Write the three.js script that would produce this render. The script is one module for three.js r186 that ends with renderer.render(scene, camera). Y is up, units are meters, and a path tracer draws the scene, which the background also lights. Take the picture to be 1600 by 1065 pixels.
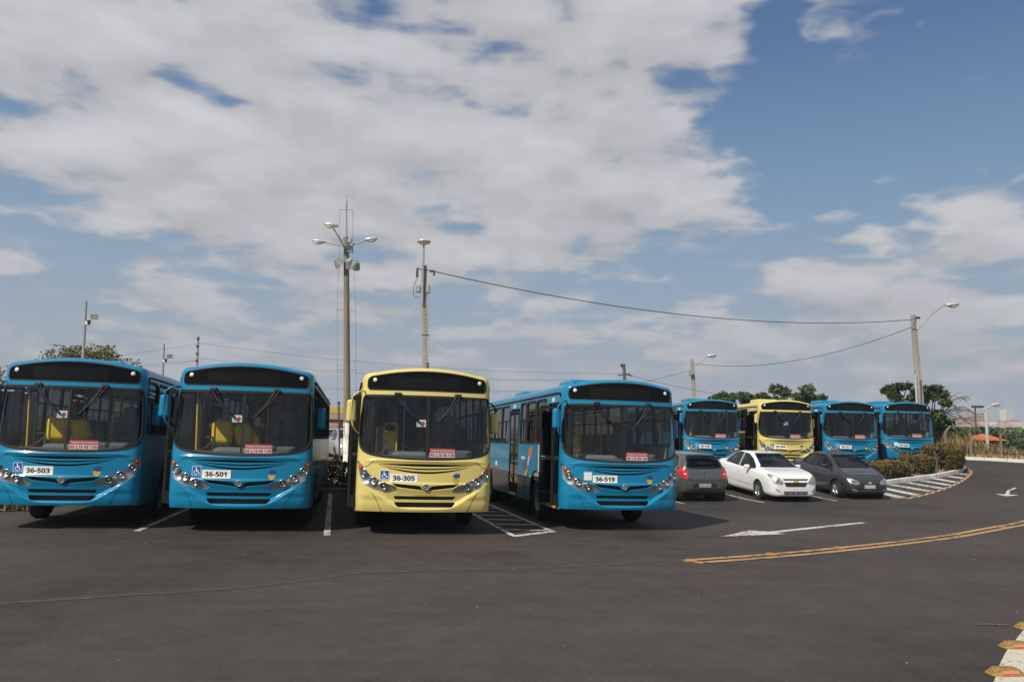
import * as THREE from 'three';
import { mergeGeometries, toCreasedNormals } from 'three/addons/utils/BufferGeometryUtils.js';
import { RoundedBoxGeometry } from 'three/addons/geometries/RoundedBoxGeometry.js';
import { MeshBVH, acceleratedRaycast } from 'three-mesh-bvh';
import { Brush, Evaluator, SUBTRACTION } from 'three-bvh-csg';

// ---------------------------------------------------------------- camera, sky, sun, exposure
const scene = new THREE.Scene();
const camera = new THREE.PerspectiveCamera(44.64, 1024 / 681, 0.1, 6000);
camera.rotation.order = 'YXZ';
camera.position.set(0, 1.73, 0);
camera.rotation.set(THREE.MathUtils.degToRad(6.99), 0, THREE.MathUtils.degToRad(1.369));
camera.updateMatrixWorld();
const renderer = new THREE.WebGLRenderer({ antialias: true });
renderer.toneMapping = THREE.LinearToneMapping;
renderer.toneMappingExposure = 1.0;
renderer.shadowMap.enabled = true;
renderer.setSize(1024, 681);

const rnd = (a) => () => { a |= 0; a = a + 0x6D2B79F5 | 0; let t = Math.imul(a ^ a >>> 15, 1 | a); t = t + Math.imul(t ^ t >>> 7, 61 | t) ^ t; return ((t ^ t >>> 14) >>> 0) / 4294967296; };
const clamp = (v, a, b) => Math.min(b, Math.max(a, v));
const sstep = (a, b, v) => { const t = clamp((v - a) / (b - a), 0, 1); return t * t * (3 - 2 * t); };
const lerp = (a, b, t) => a + (b - a) * t;
// seeded value noise in three dimensions
const NP = new Float32Array(65536); { const r = rnd(77); for (let i = 0; i < 65536; i++) NP[i] = r() * 2 - 1; }
const hsh = (x, y, z) => NP[(Math.imul(x, 73856093) ^ Math.imul(y, 19349663) ^ Math.imul(z, 83492791)) >>> 7 & 65535];
function vn(x, y, z) {
  const xi = Math.floor(x), yi = Math.floor(y), zi = Math.floor(z);
  let a = x - xi, b = y - yi, c = z - zi;
  a = a * a * a * (a * (a * 6 - 15) + 10); b = b * b * b * (b * (b * 6 - 15) + 10); c = c * c * c * (c * (c * 6 - 15) + 10);
  const l = (k) => { const p = hsh(xi, yi, k), q = hsh(xi + 1, yi, k), r = hsh(xi, yi + 1, k), s = hsh(xi + 1, yi + 1, k); const m = p + (q - p) * a, n = r + (s - r) * a; return m + (n - m) * b; };
  const p = l(zi), q = l(zi + 1); return p + (q - p) * c;
}
const fbm = (x, y, z, o) => { let s = 0, a = 0.5, f = 1; for (let i = 0; i < o; i++) { s += a * vn(x * f + i * 17.3, y * f + i * 9.1, z * f - i * 5.7); a *= 0.52; f *= 2.03; } return s; };

// the sky: blue air paling to a grey haze, broken cloud drawn out in rows towards the horizon
const PUFFS = [[-28.1,21.8,12.5,5.3,0.85],[-5.1,24.4,18.9,7.4,0.95],[6.9,26.2,10.3,4.8,0.8],[-4.8,18.1,15.7,3.6,0.8],[9.2,17.4,8.0,2.3,0.75],[-26.5,15.8,9.6,2.4,0.7],[-12.7,16.1,8.7,1.9,0.4],[14.5,17.0,3.0,2.1,0.5],[15.0,26.5,2.6,2.7,0.5],[21.5,27.6,2.2,1.5,1.2],[23.5,20.0,1.0,0.6,0.55],[30.7,16.0,3.1,1.1,1.35],[28.8,12.9,4.5,1.2,1.25],[17.9,11.4,2.1,1.0,1.0],[22.5,10.8,7.6,0.9,1.0],[27.9,8.9,8.9,1.7,0.7],[-16.3,11.7,7.2,1.7,0.7],[-7.2,10.4,6.2,1.7,0.55],[1.2,13.1,3.6,1.2,0.75],[6.1,12.7,2.2,1.0,0.7],[11.0,13.2,1.3,0.6,0.6],[-25.5,8.6,4.2,0.9,0.75],[-21.3,7.8,2.4,0.6,0.5],[-31.9,9.9,1.6,1.0,0.6],[21.2,6.5,14.0,1.8,0.55],[-10.5,5.4,17.3,1.3,0.3],[-23.8,5.5,4.7,1.0,0.5],[-15.7,7.2,1.7,0.5,0.5],[-23.0,22.5,1.9,0.6,-1.1],[-20.9,22.0,2.1,0.7,-1.25],[-18.6,21.4,1.5,0.5,-1.1],[-30.5,17.1,1.6,0.3,-0.6],[-14.2,18.6,2.0,1.1,-1.0],[-23.1,17.0,1.6,1.3,-0.8],[-21.7,27.1,1.6,0.5,-0.9],[-26.2,23.7,0.7,0.5,-0.5],[-33.3,23.3,0.9,0.6,-0.6],[12.5,24.0,2.6,2.0,-0.8],[5.1,21.8,2.2,0.3,-0.7],[14.5,21.5,2.6,1.6,-0.35],[-27.2,11.4,7.2,1.4,-0.8],[22.7,18.4,6.8,5.0,-1.0],[28.1,22.2,9.1,3.9,-1.2],[18.6,26.5,2.1,3.0,-0.6],[16.5,12.7,3.4,1.6,-0.6],[13.1,10.7,6.0,1.3,-0.5],[-2.9,13.8,2.7,0.6,-0.5],[-30.9,6.5,4.3,1.4,-0.4],[-14.1,9.6,2.6,0.6,-0.3]];   // [azimuth, elevation, half width, half height, density] in degrees
{
  const W = 4096, H = 2048, data = new Float32Array(W * H * 4), DEG = 180 / Math.PI;
  const stops = [[0, .37, .41, .46], [5, .35, .405, .47], [11, .27, .37, .49], [18, .17, .29, .455], [26, .088, .175, .345], [36, .055, .115, .26], [60, .042, .092, .225], [90, .038, .085, .215]];
  const ramp = (e) => { let i = 0; while (i < stops.length - 2 && e > stops[i + 1][0]) i++; const t = clamp((e - stops[i][0]) / (stops[i + 1][0] - stops[i][0]), 0, 1); return [1, 2, 3].map(k => lerp(stops[i][k], stops[i + 1][k], t)); };
  const bias = (az, el) => {
    const outw = sstep(34, 44, Math.abs(az)) + (1 - sstep(34, 44, Math.abs(az))) * sstep(31, 40, el);
    let b = 0;
    if (outw < 1) for (const p of PUFFS) { const dx = (az - p[0]) / p[2], dy = (el - p[1]) / p[3], q = dx * dx + dy * dy; if (q < 5) b += p[4] * Math.exp(-q * 0.62); }
    b = (b > 0 ? 0.95 * Math.tanh(b) : 0.8 * Math.tanh(b)) * 0.95 - 0.085;
    if (outw > 0) { const a = az / DEG, c = Math.cos(el / DEG); b = lerp(b, 0.26 + 1.0 * fbm(Math.sin(a) * c * 2.6 + 9, el / 13, Math.cos(a) * c * 2.6, 2), outw); }
    return b;
  };
  // density on a coarse grid of control, detail per pixel
  const CW = 1024, CH = 256, ctl = new Float32Array((CW + 1) * (CH + 1));
  for (let j = 0; j <= CH; j++) for (let i = 0; i <= CW; i++) ctl[j * (CW + 1) + i] = bias(i / CW * 360 - 180, j / CH * 90);
  const control = (az, el) => { const x = clamp((az + 180) / 360 * CW, 0, CW - 1e-3), y = clamp(el / 90 * CH, 0, CH - 1e-3), i = x | 0, j = y | 0, a = x - i, b = y - j, k = j * (CW + 1) + i; return lerp(lerp(ctl[k], ctl[k + 1], a), lerp(ctl[k + CW + 1], ctl[k + CW + 2], a), b); };
  const sy0 = (e) => Math.sin(Math.max(0, e) / DEG);
  const dens = (x, y, z, az, el, oct) => {
    const k = 1 / (y + 0.16), px = x * k, pz = z * k;
    const q = px * 2.6, t = pz * 2.6, w1 = vn(q + 3, t, 1.5) + 0.6 * vn(q * 3.1, t * 3.1, 4.5) + 0.35 * vn(q * 8, t * 8, 6.5), w2 = vn(q - 8, t + 4, 7.5) + 0.6 * vn(q * 3.1 + 5, t * 3.1, 9.5) + 0.35 * vn(q * 8, t * 8, 2.5);
    const n0 = fbm(px * 4.4 + w1 * 0.10, pz * 4.4 + w2 * 0.10, el * 0.22, oct), bw = 1 - 2 * Math.abs(vn(px * 9 + w2 * 0.2, pz * 9, el * 0.5)) + 0.5 * (1 - 2 * Math.abs(vn(px * 21, pz * 21, el * 1.1))) + 0.25 * (1 - 2 * Math.abs(vn(px * 47, pz * 47, el * 2.3)));
    const n = n0 + 0.13 * (bw - 0.75);
    const dt = 0.35 + 1.1 * (sy0(el));
    return control(((az + w1 * 2.1 * dt + 540) % 360) - 180, Math.max(0, el + w2 * 1.3 * dt)) + n * 1.22;
  };
  const sun = new THREE.Vector3(-0.665, 1, 0.875).normalize();
  for (let j = 0; j < H; j++) {
    const el = (j + 0.5) / H * 180 - 90, cy = Math.cos(el / DEG), sy = Math.sin(el / DEG);
    for (let i = 0; i < W; i++) {
      const o = (j * W + i) * 4; data[o + 3] = 1;
      if (el <= -0.2) { data[o] = 0.12; data[o + 1] = 0.115; data[o + 2] = 0.11; continue; }
      const th = ((i + 0.5) / W - 0.5) * 2 * Math.PI, x = Math.cos(th) * cy, z = Math.sin(th) * cy, az = Math.atan2(x, -z) * DEG;
      const c = ramp(Math.max(0, el)), d = dens(x, sy, z, az, el, 7);
      let a = sstep(-0.12, 0.56, d); a *= 0.975;
      if (a > 0.003) {
        const d2 = dens(x + sun.x * 0.035, sy + 0.03, z + sun.z * 0.035, az, el + 1.6, 3);
        const lit = clamp(0.5 + (d - d2) * 0.5, 0, 1), thick = sstep(0.25, 1.2, d);
        const v = 0.435 + 0.16 * lit + 0.03 * thick + 0.03 * vn(x * 9, sy * 14, z * 9);
        const hz = sstep(14, 2, el) * 0.55, cc = [v * 0.99, v * 0.99, v * 1.03];
        for (let k = 0; k < 3; k++) c[k] = lerp(c[k], lerp(cc[k], [.40, .405, .43][k], hz), a * (1 - 0.25 * hz));
      }
      data[o] = c[0]; data[o + 1] = c[1]; data[o + 2] = c[2];
    }
  }
  const sky = new THREE.DataTexture(data, W, H, THREE.RGBAFormat, THREE.FloatType);
  sky.mapping = THREE.EquirectangularReflectionMapping; sky.magFilter = THREE.LinearFilter; sky.minFilter = THREE.LinearFilter; sky.needsUpdate = true;
  scene.background = sky; scene.environment = sky;
}
const sun = new THREE.DirectionalLight(new THREE.Color(1.0, 0.94, 0.83), 4.2);
sun.position.set(-66.5, 100, 87.5); sun.target.position.set(0, 0, -25);
sun.position.add(sun.target.position);
sun.castShadow = true; sun.shadow.mapSize.set(4096, 4096);
Object.assign(sun.shadow.camera, { left: -60, right: 60, top: 60, bottom: -60, near: 1, far: 400 });
scene.add(sun, sun.target);

// ---------------------------------------------------------------- names, tags, geometry helpers
const used = {};
function numbered(n) { used[n] = (used[n] ?? -1) + 1; return used[n] ? `${n}_${String(used[n]).padStart(3, '0')}` : n; }
const R = Math.PI / 180, V3 = (x, y, z) => new THREE.Vector3(x, y, z), V2 = (x, y) => new THREE.Vector2(x, y);
function thing(name, label, category, group, parts) {
  const o = parts || new THREE.Group(); o.name = numbered(name); o.userData = { label, category }; if (group) o.userData.group = group;
  if (o.isMesh) { o.castShadow = o.receiveShadow = true; }
  scene.add(o); return o;
}
function mesh(name, geo, mat, parent) {
  const g = Array.isArray(geo) ? (geo.length === 1 ? geo[0] : merge(geo)) : geo;
  const m = new THREE.Mesh(g, mat); m.name = name; m.castShadow = m.receiveShadow = true; if (parent) parent.add(m); return m;
}
function merge(list) {
  return mergeGeometries(list.map(g => { let q = g.index ? g.toNonIndexed() : g; for (const k of Object.keys(q.attributes)) if (!['position', 'normal', 'uv', 'color'].includes(k)) q.deleteAttribute(k); if (!q.attributes.uv) q.setAttribute('uv', new THREE.BufferAttribute(new Float32Array(q.attributes.position.count * 2), 2)); if (!q.attributes.normal) q.computeVertexNormals(); return q; }));
}
function structure(name, geo, mat) { const m = mesh(name, geo, mat, scene); m.userData = { kind: 'structure' }; return m; }
const place = (g, x, y, z, ry = 0, rx = 0, rz = 0) => g.applyMatrix4(new THREE.Matrix4().compose(V3(x, y, z), new THREE.Quaternion().setFromEuler(new THREE.Euler(rx, ry, rz, 'YXZ')), V3(1, 1, 1)));
const box = (w, h, d, x = 0, y = 0, z = 0, r = 0.01, ry = 0, rx = 0, rz = 0) => place(r ? new RoundedBoxGeometry(w, h, d, 2, Math.min(r, w / 2.01, h / 2.01, d / 2.01)) : new THREE.BoxGeometry(w, h, d), x, y, z, ry, rx, rz);
function rod(a, b, r1, r2 = r1, seg = 8) {
  const A = V3(...a), B = V3(...b), d = B.clone().sub(A), g = new THREE.CylinderGeometry(r2, r1, d.length(), seg, 1);
  g.applyQuaternion(new THREE.Quaternion().setFromUnitVectors(V3(0, 1, 0), d.clone().normalize())); g.translate(...A.add(B).multiplyScalar(0.5).toArray()); return g;
}
const pipe = (pts, r, seg = 6, n = 0) => new THREE.TubeGeometry(new THREE.CatmullRomCurve3(pts.map(p => V3(...p)), false, 'catmullrom', 0.3), n || Math.max(6, pts.length * 5), r, seg, false);
const cyl = (r, h, x, y, z, axis = 'y', seg = 20, r2 = r) => { const g = new THREE.CylinderGeometry(r2, r, h, seg); if (axis === 'x') g.rotateZ(Math.PI / 2); if (axis === 'z') g.rotateX(Math.PI / 2); g.translate(x, y, z); return g; };
const lathe = (pts, seg = 28) => new THREE.LatheGeometry(pts.map(p => V2(...p)), seg);
const memo = {}; const once = (k, f) => memo[k] ??= f();

// polygons in the plane
const densify = (pts, e) => { const o = []; for (let i = 0; i < pts.length; i++) { const a = pts[i], b = pts[(i + 1) % pts.length], n = Math.max(1, Math.ceil(Math.hypot(b[0] - a[0], b[1] - a[1]) / e)); for (let k = 0; k < n; k++) o.push([lerp(a[0], b[0], k / n), lerp(a[1], b[1], k / n)]); } return o; };
const smooth = (pts, n = 48, t = 0.5) => new THREE.CatmullRomCurve3(pts.map(p => V3(p[0], p[1], 0)), true, 'catmullrom', t).getSpacedPoints(n).slice(0, n).map(v => [v.x, v.y]);
function rrect(x0, y0, x1, y1, r, n = 5) {
  const o = []; r = Math.min(r, (x1 - x0) / 2.001, (y1 - y0) / 2.001);
  for (const [cx, cy, a0] of [[x1 - r, y0 + r, -90], [x1 - r, y1 - r, 0], [x0 + r, y1 - r, 90], [x0 + r, y0 + r, 180]]) for (let k = 0; k <= n; k++) { const a = (a0 + 90 * k / n) * R; o.push([cx + r * Math.cos(a), cy + r * Math.sin(a)]); }
  return o;
}
const area = (p) => { let s = 0; for (let i = 0; i < p.length; i++) { const a = p[i], b = p[(i + 1) % p.length]; s += a[0] * b[1] - b[0] * a[1]; } return s / 2; };
function offset(p, d) {            // positive d grows a polygon
  const s = area(p) > 0 ? 1 : -1;
  return p.map((q, i) => { const a = p[(i + p.length - 1) % p.length], b = p[(i + 1) % p.length]; const n = (u, v) => { const l = Math.hypot(v[0] - u[0], v[1] - u[1]) || 1; return [(v[1] - u[1]) / l, -(v[0] - u[0]) / l]; }; const m = n(a, q), k = n(q, b); let x = m[0] + k[0], y = m[1] + k[1]; const l = Math.hypot(x, y) || 1; const c = Math.max(0.5, (m[0] * k[0] + m[1] * k[1] + 1) / 2); x /= l * Math.sqrt(c); y /= l * Math.sqrt(c); return [q[0] + s * d * x, q[1] + s * d * y]; });
}
/* A curved panel: the polygon (with holes) is cut into triangles no longer than e and laid on the surface map(u, v) -> [x, y, z];
   off lifts it along the surface normal, rim gives its edges a return of that depth. */
function sheet(outline, holes, e, map, { off = 0, rim = 0, flip = false, uv = 1, uvmap = null } = {}) {
  const loops = [outline, ...holes].map((p, i) => { let q = densify(p, e); if ((area(q) > 0) !== (i === 0)) q.reverse(); return q; });
  const pts = loops.flat().map(p => V2(p[0], p[1]));
  let tris = THREE.ShapeUtils.triangulateShape(loops[0].map(p => V2(...p)), loops.slice(1).map(l => l.map(p => V2(...p))));
  for (let pass = 0; pass < 9; pass++) {
    const mid = new Map(), next = []; let cut = false;
    const m = (a, b) => { const A = pts[a], B = pts[b]; if (A.distanceTo(B) <= e * 1.05) return -1; const k = a < b ? a * 1048576 + b : b * 1048576 + a; let v = mid.get(k); if (v === undefined) { v = pts.length; pts.push(V2((A.x + B.x) / 2, (A.y + B.y) / 2)); mid.set(k, v); } cut = true; return v; };
    for (const [a, b, c] of tris) {
      const p = m(a, b), q = m(b, c), r = m(c, a), n = (p >= 0) + (q >= 0) + (r >= 0);
      if (n === 0) next.push([a, b, c]);
      else if (n === 3) next.push([a, p, r], [p, b, q], [r, q, c], [p, q, r]);
      else if (n === 1) { if (p >= 0) next.push([a, p, c], [p, b, c]); else if (q >= 0) next.push([a, b, q], [a, q, c]); else next.push([a, b, r], [r, b, c]); }
      else { if (p < 0) next.push([c, r, q], [a, b, q], [a, q, r]); else if (q < 0) next.push([a, p, r], [p, b, c], [p, c, r]); else next.push([b, q, p], [a, p, q], [a, q, c]); }
    }
    tris = next; if (!cut) break;
  }
  const N = pts.length, pos = [], nor = [], uvs = [], h = 1e-3, s = flip ? -1 : 1;
  const P = [], Q = [];
  for (const p of pts) {
    const o = map(p.x, p.y), a = map(p.x + h, p.y), b = map(p.x, p.y + h);
    const n = V3(a[0] - o[0], a[1] - o[1], a[2] - o[2]).cross(V3(b[0] - o[0], b[1] - o[1], b[2] - o[2])).normalize().multiplyScalar(s);
    P.push(V3(...o).addScaledVector(n, off)); Q.push(n);
  }
  const put = (i) => { pos.push(P[i].x, P[i].y, P[i].z); nor.push(Q[i].x, Q[i].y, Q[i].z); const w = uvmap ? uvmap(pts[i].x, pts[i].y) : [pts[i].x * uv, pts[i].y * uv]; uvs.push(w[0], w[1]); };
  for (const [a, b, c] of tris) { if (flip) { put(a); put(c); put(b); } else { put(a); put(b); put(c); } }
  if (rim) {
    let base = 0;
    for (const l of loops) {
      for (let i = 0; i < l.length; i++) {
        const a = base + i, b = base + (i + 1) % l.length, A = P[a], B = P[b], A2 = A.clone().addScaledVector(Q[a], -rim), B2 = B.clone().addScaledVector(Q[b], -rim);
        const n = B.clone().sub(A).cross(Q[a]).normalize().multiplyScalar(s);
        for (const v of flip ? [A, B, A2, B, B2, A2] : [A, A2, B, B, A2, B2]) { pos.push(v.x, v.y, v.z); nor.push(n.x, n.y, n.z); uvs.push(0, 0); }
      }
      base += l.length;
    }
  }
  const g = new THREE.BufferGeometry();
  g.setAttribute('position', new THREE.Float32BufferAttribute(pos, 3)); g.setAttribute('normal', new THREE.Float32BufferAttribute(nor, 3)); g.setAttribute('uv', new THREE.Float32BufferAttribute(uvs, 2));
  return g;
}
// ---------------------------------------------------------------- textures and materials
const toB = (l) => Math.round(255 * clamp(l <= 0.0031308 ? l * 12.92 : 1.055 * Math.pow(l, 1 / 2.4) - 0.055, 0, 1));
function pvn(x, y, p, s) {         // value noise that repeats every p cells
  const xi = Math.floor(x), yi = Math.floor(y); let a = x - xi, b = y - yi; a = a * a * (3 - 2 * a); b = b * b * (3 - 2 * b);
  const m = (v) => ((v % p) + p) % p, x0 = m(xi), x1 = m(xi + 1), y0 = m(yi), y1 = m(yi + 1);
  return lerp(lerp(hsh(x0, y0, s), hsh(x1, y0, s), a), lerp(hsh(x0, y1, s), hsh(x1, y1, s), a), b);
}
const pfbm = (u, v, p, o, s) => { let r = 0, a = 0.5; for (let i = 0; i < o; i++) { r += a * pvn(u * p, v * p, p, s + i * 31); p *= 2; a *= 0.55; } return r; };
function texture(n, fn, repeat, srgb = true) {
  const d = new Uint8Array(n * n * 4);
  for (let j = 0; j < n; j++) for (let i = 0; i < n; i++) { const c = fn(i / n, j / n, i, j), k = (j * n + i) * 4; if (typeof c === 'number') { d[k] = d[k + 1] = d[k + 2] = clamp(Math.round(c * 255), 0, 255); } else { d[k] = toB(c[0]); d[k + 1] = toB(c[1]); d[k + 2] = toB(c[2]); } d[k + 3] = 255; }
  const t = new THREE.DataTexture(d, n, n); t.magFilter = THREE.LinearFilter; t.minFilter = THREE.LinearMipmapLinearFilter; t.generateMipmaps = true; t.wrapS = t.wrapT = THREE.RepeatWrapping; t.repeat.set(repeat, repeat); if (srgb) t.colorSpace = THREE.SRGBColorSpace; t.needsUpdate = true; return t;
}
function canvasTex(w, h, draw) {
  const c = document.createElement('canvas'); c.width = w; c.height = h; const g = c.getContext('2d'); draw(g, w, h);
  const t = new THREE.CanvasTexture(c); t.colorSpace = THREE.SRGBColorSpace; t.magFilter = THREE.LinearFilter; return t;
}
const std = (r, g, b, rough = 0.7, o = {}) => new THREE.MeshStandardMaterial({ color: new THREE.Color().setRGB(r, g, b), roughness: rough, side: THREE.DoubleSide, ...o });
const phys = (r, g, b, rough, o = {}) => new THREE.MeshPhysicalMaterial({ color: new THREE.Color().setRGB(r, g, b), roughness: rough, side: THREE.DoubleSide, ...o });
const mix3 = (a, b, t) => [lerp(a[0], b[0], t), lerp(a[1], b[1], t), lerp(a[2], b[2], t)];
const grain = rnd(5);
const asphaltTex = texture(2048, (u, v) => {
  const fine = grain() - 0.5, med = pfbm(u, v, 96, 3, 3), co = pfbm(u, v, 5, 4, 40), streak = pvn(u * 6 + co, v * 150, 6, 300) * pvn(u * 3, v * 24, 3, 90);
  let k = 1 + fine * 0.55 + med * 0.34 + co * 0.66 + streak * 0.26;
  const st = pfbm(u, v, 9, 4, 70); if (st > 0.30) k *= 1 - (st - 0.30) * 1.5;            // oil stains
  if (grain() > 0.9975) k *= 2.8;                                                     // pale chips
  const dust = clamp(pfbm(u, v, 7, 4, 120) * 1.3, 0, 1);
  return mix3([0.0458 * k, 0.0370 * k, 0.0312 * k], [0.105, 0.085, 0.069], dust * 0.22);
}, 1 / 24);
const asphaltBump = texture(1024, (u, v) => 0.5 + 0.5 * (pfbm(u, v, 160, 2, 9) + (grain() - 0.5) * 0.8), 1 / 5, false);
const soilTex = texture(512, (u, v) => { const k = 1 + pfbm(u, v, 24, 4, 4) * 0.7 + (grain() - 0.5) * 0.4, m = clamp(pfbm(u, v, 5, 4, 8) + 0.4, 0, 1); return mix3([0.20 * k, 0.135 * k, 0.085 * k], [0.30 * k, 0.22 * k, 0.14 * k], m); }, 1 / 3);
const sandTex = texture(512, (u, v) => { const k = 1 + pfbm(u, v, 24, 4, 14) * 0.4 + (grain() - 0.5) * 0.25, m = clamp(pfbm(u, v, 4, 4, 18) + 0.4, 0, 1); return mix3([0.36 * k, 0.25 * k, 0.16 * k], [0.45 * k, 0.33 * k, 0.22 * k], m); }, 1 / 6);
const concTex = texture(512, (u, v) => { const k = 1 + pfbm(u, v, 16, 5, 24) * 0.35 + (grain() - 0.5) * 0.16; return [0.36 * k, 0.335 * k, 0.29 * k]; }, 1 / 2);
const wearTex = texture(1024, (u, v) => { const w = pfbm(u, v, 60, 4, 33) + pfbm(u, v, 6, 3, 50) * 0.5 + (grain() - 0.5) * 0.35, k = 1 + (grain() - 0.5) * 0.2; return mix3([0.60 * k, 0.585 * k, 0.55 * k], [0.09, 0.083, 0.078], sstep(0.14, 0.42, w)); }, 1 / 4);
const edgeTex = texture(512, (u, v) => { const w = pfbm(u, v, 50, 4, 133) + pfbm(u, v, 8, 3, 150) * 0.4 + (grain() - 0.5) * 0.25, k = 1 + (grain() - 0.5) * 0.15; return mix3([0.62 * k, 0.56 * k, 0.45 * k], [0.20, 0.17, 0.14], sstep(0.2, 0.6, w)); }, 1 / 2);
const kerbTex = texture(512, (u, v) => { const w = pfbm(u, v, 20, 4, 63) + pfbm(u, v, 4, 3, 52) * 0.5, k = 1 + (grain() - 0.5) * 0.12; return mix3([0.68 * k, 0.66 * k, 0.62 * k], [0.33, 0.27, 0.21], sstep(0.12, 0.5, w)); }, 1 / 3);
const yellowTex = texture(512, (u, v) => { const w = pfbm(u, v, 40, 4, 83) + pfbm(u, v, 6, 3, 59) * 0.5 + (grain() - 0.5) * 0.3, k = 1 + (grain() - 0.5) * 0.2; return mix3([0.48 * k, 0.29 * k, 0.11 * k], [0.10, 0.085, 0.07], sstep(0.08, 0.45, w)); }, 1 / 4);
const M = {
  asphalt: std(1, 1, 1, 0.9, { map: asphaltTex, bumpMap: asphaltBump, bumpScale: 0.004 }),
  soil: std(1, 1, 1, 0.97, { map: soilTex }), sand: std(1, 1, 1, 0.97, { map: sandTex }),
  white: std(1, 1, 1, 0.75, { map: wearTex }), yellowLine: std(1, 1, 1, 0.75, { map: yellowTex }), kerb: std(1, 1, 1, 0.85, { map: kerbTex }),
  concrete: std(1, 1, 1, 0.9, { map: concTex }), kerbGrey: std(0.55, 0.52, 0.5, 0.95, { map: concTex }),
  blue: phys(0.008, 0.215, 0.395, 0.36, { clearcoat: 0.35, clearcoatRoughness: 0.10, specularIntensity: 0.5 }), yellow: phys(0.71, 0.585, 0.19, 0.36, { clearcoat: 0.35, clearcoatRoughness: 0.10, specularIntensity: 0.5 }),
  black: std(0.012, 0.012, 0.013, 0.55), rubber: std(0.016, 0.016, 0.016, 0.8), seam: std(0.02, 0.02, 0.022, 0.8), under: std(0.02, 0.02, 0.02, 0.9),
  gloss: phys(0.006, 0.006, 0.007, 0.22, { specularIntensity: 0.22 }), slotDark: std(0.035, 0.035, 0.037, 0.7), bay: std(0.10, 0.10, 0.10, 0.8),
  silver: std(0.45, 0.46, 0.47, 0.38, { metalness: 0.55 }), chrome: std(0.50, 0.51, 0.52, 0.22, { metalness: 1 }), alloy: std(0.55, 0.56, 0.57, 0.3, { metalness: 0.85 }), steel: std(0.42, 0.43, 0.44, 0.4, { metalness: 0.8 }),
  glass: phys(0.80, 0.83, 0.82, 0.01, { transmission: 1, ior: 1.5, thickness: 0 }), tint: phys(0.15, 0.16, 0.16, 0.01, { transmission: 1, ior: 1.5, thickness: 0 }), carGlass: phys(0.20, 0.22, 0.215, 0.01, { transmission: 1, ior: 1.5, thickness: 0 }),
  lens: phys(0.97, 0.97, 0.97, 0.02, { transmission: 1, ior: 1.45, thickness: 0 }), orange: phys(0.62, 0.07, 0.01, 0.2, { clearcoat: 0.6 }), red: phys(0.50, 0.012, 0.012, 0.15, { clearcoat: 0.8 }), lampWhite: std(0.75, 0.75, 0.73, 0.25),
  panelGrey: std(0.33, 0.34, 0.34, 0.6), dash: std(0.11, 0.115, 0.12, 0.65), cover: std(0.17, 0.18, 0.185, 0.75), ceiling: std(0.5, 0.5, 0.48, 0.7), floor: std(0.09, 0.09, 0.095, 0.8), seatBlue: std(0.05, 0.09, 0.17, 0.7), rail: phys(0.75, 0.47, 0.03, 0.35, { clearcoat: 0.4 }), panelYellow: std(0.78, 0.52, 0.02, 0.45),
  galv: std(0.35, 0.36, 0.37, 0.5, { metalness: 0.4 }), lampHead: std(0.58, 0.59, 0.6, 0.3, { metalness: 0.3 }), darkMetal: std(0.06, 0.06, 0.06, 0.6), wire: std(0.025, 0.025, 0.028, 0.7),
  bark: std(0.13, 0.10, 0.075, 0.95), twig: std(0.20, 0.165, 0.13, 0.95), leaf: std(1, 1, 1, 0.75, { vertexColors: true }),
};
M.leafBlack = std(0.006, 0.006, 0.007, 0.85);
M.hub = std(0.30, 0.30, 0.30, 0.55, { metalness: 0.5 });
const printMat = (t, o = {}) => new THREE.MeshStandardMaterial({ map: t, roughness: 0.5, side: THREE.DoubleSide, ...o });

// ---------------------------------------------------------------- the ground (x to the right, d away from the camera, metres)
const G = (x, d) => (0.75 + 0.7 * sstep(-3, 6, x)) * sstep(25, 46, d);
const slopeAt = (x, d) => [(G(x + .5, d) - G(x - .5, d)), (G(x, d + .5) - G(x, d - .5))];
const groundMap = (lift) => (x, d) => [x, G(x, d) + lift, -d];
const onGround = (pts, lift, e = 0.6, o = {}) => sheet(pts, [], e, groundMap(lift), { flip: false, ...o });
const ribbon = (pts, w, shift = 0) => {
  const l = [], r = []; pts.forEach((p, i) => { const a = pts[Math.max(0, i - 1)], b = pts[Math.min(pts.length - 1, i + 1)], dx = b[0] - a[0], dy = b[1] - a[1], L = Math.hypot(dx, dy), nx = -dy / L, ny = dx / L; l.push([p[0] + nx * (shift + w / 2), p[1] + ny * (shift + w / 2)]); r.push([p[0] + nx * (shift - w / 2), p[1] + ny * (shift - w / 2)]); });
  return [...l, ...r.reverse()];
};
const curve2 = (pts, n) => new THREE.CatmullRomCurve3(pts.map(p => V3(p[0], p[1], 0)), false, 'catmullrom', 0.5).getSpacedPoints(n).map(v => [v.x, v.y]);
function gridSheet(xs, ds, f, colorFn, uvScale = 1) {
  const pos = [], uv = [], col = [], idx = [];
  for (const d of ds) for (const x of xs) { pos.push(x, f(x, d), -d); uv.push(x * uvScale, d * uvScale); if (colorFn) col.push(...colorFn(x, d)); }
  const n = xs.length; for (let j = 0; j < ds.length - 1; j++) for (let i = 0; i < n - 1; i++) { const a = j * n + i; idx.push(a, a + 1, a + n, a + 1, a + n + 1, a + n); }
  const g = new THREE.BufferGeometry(); g.setAttribute('position', new THREE.Float32BufferAttribute(pos, 3)); g.setAttribute('uv', new THREE.Float32BufferAttribute(uv, 2)); if (colorFn) g.setAttribute('color', new THREE.Float32BufferAttribute(col, 3)); g.setIndex(idx); g.computeVertexNormals(); return g;
}
const range = (a, b, s) => { const o = []; for (let v = a; v <= b + 1e-6; v += s) o.push(v); return o; };
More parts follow.
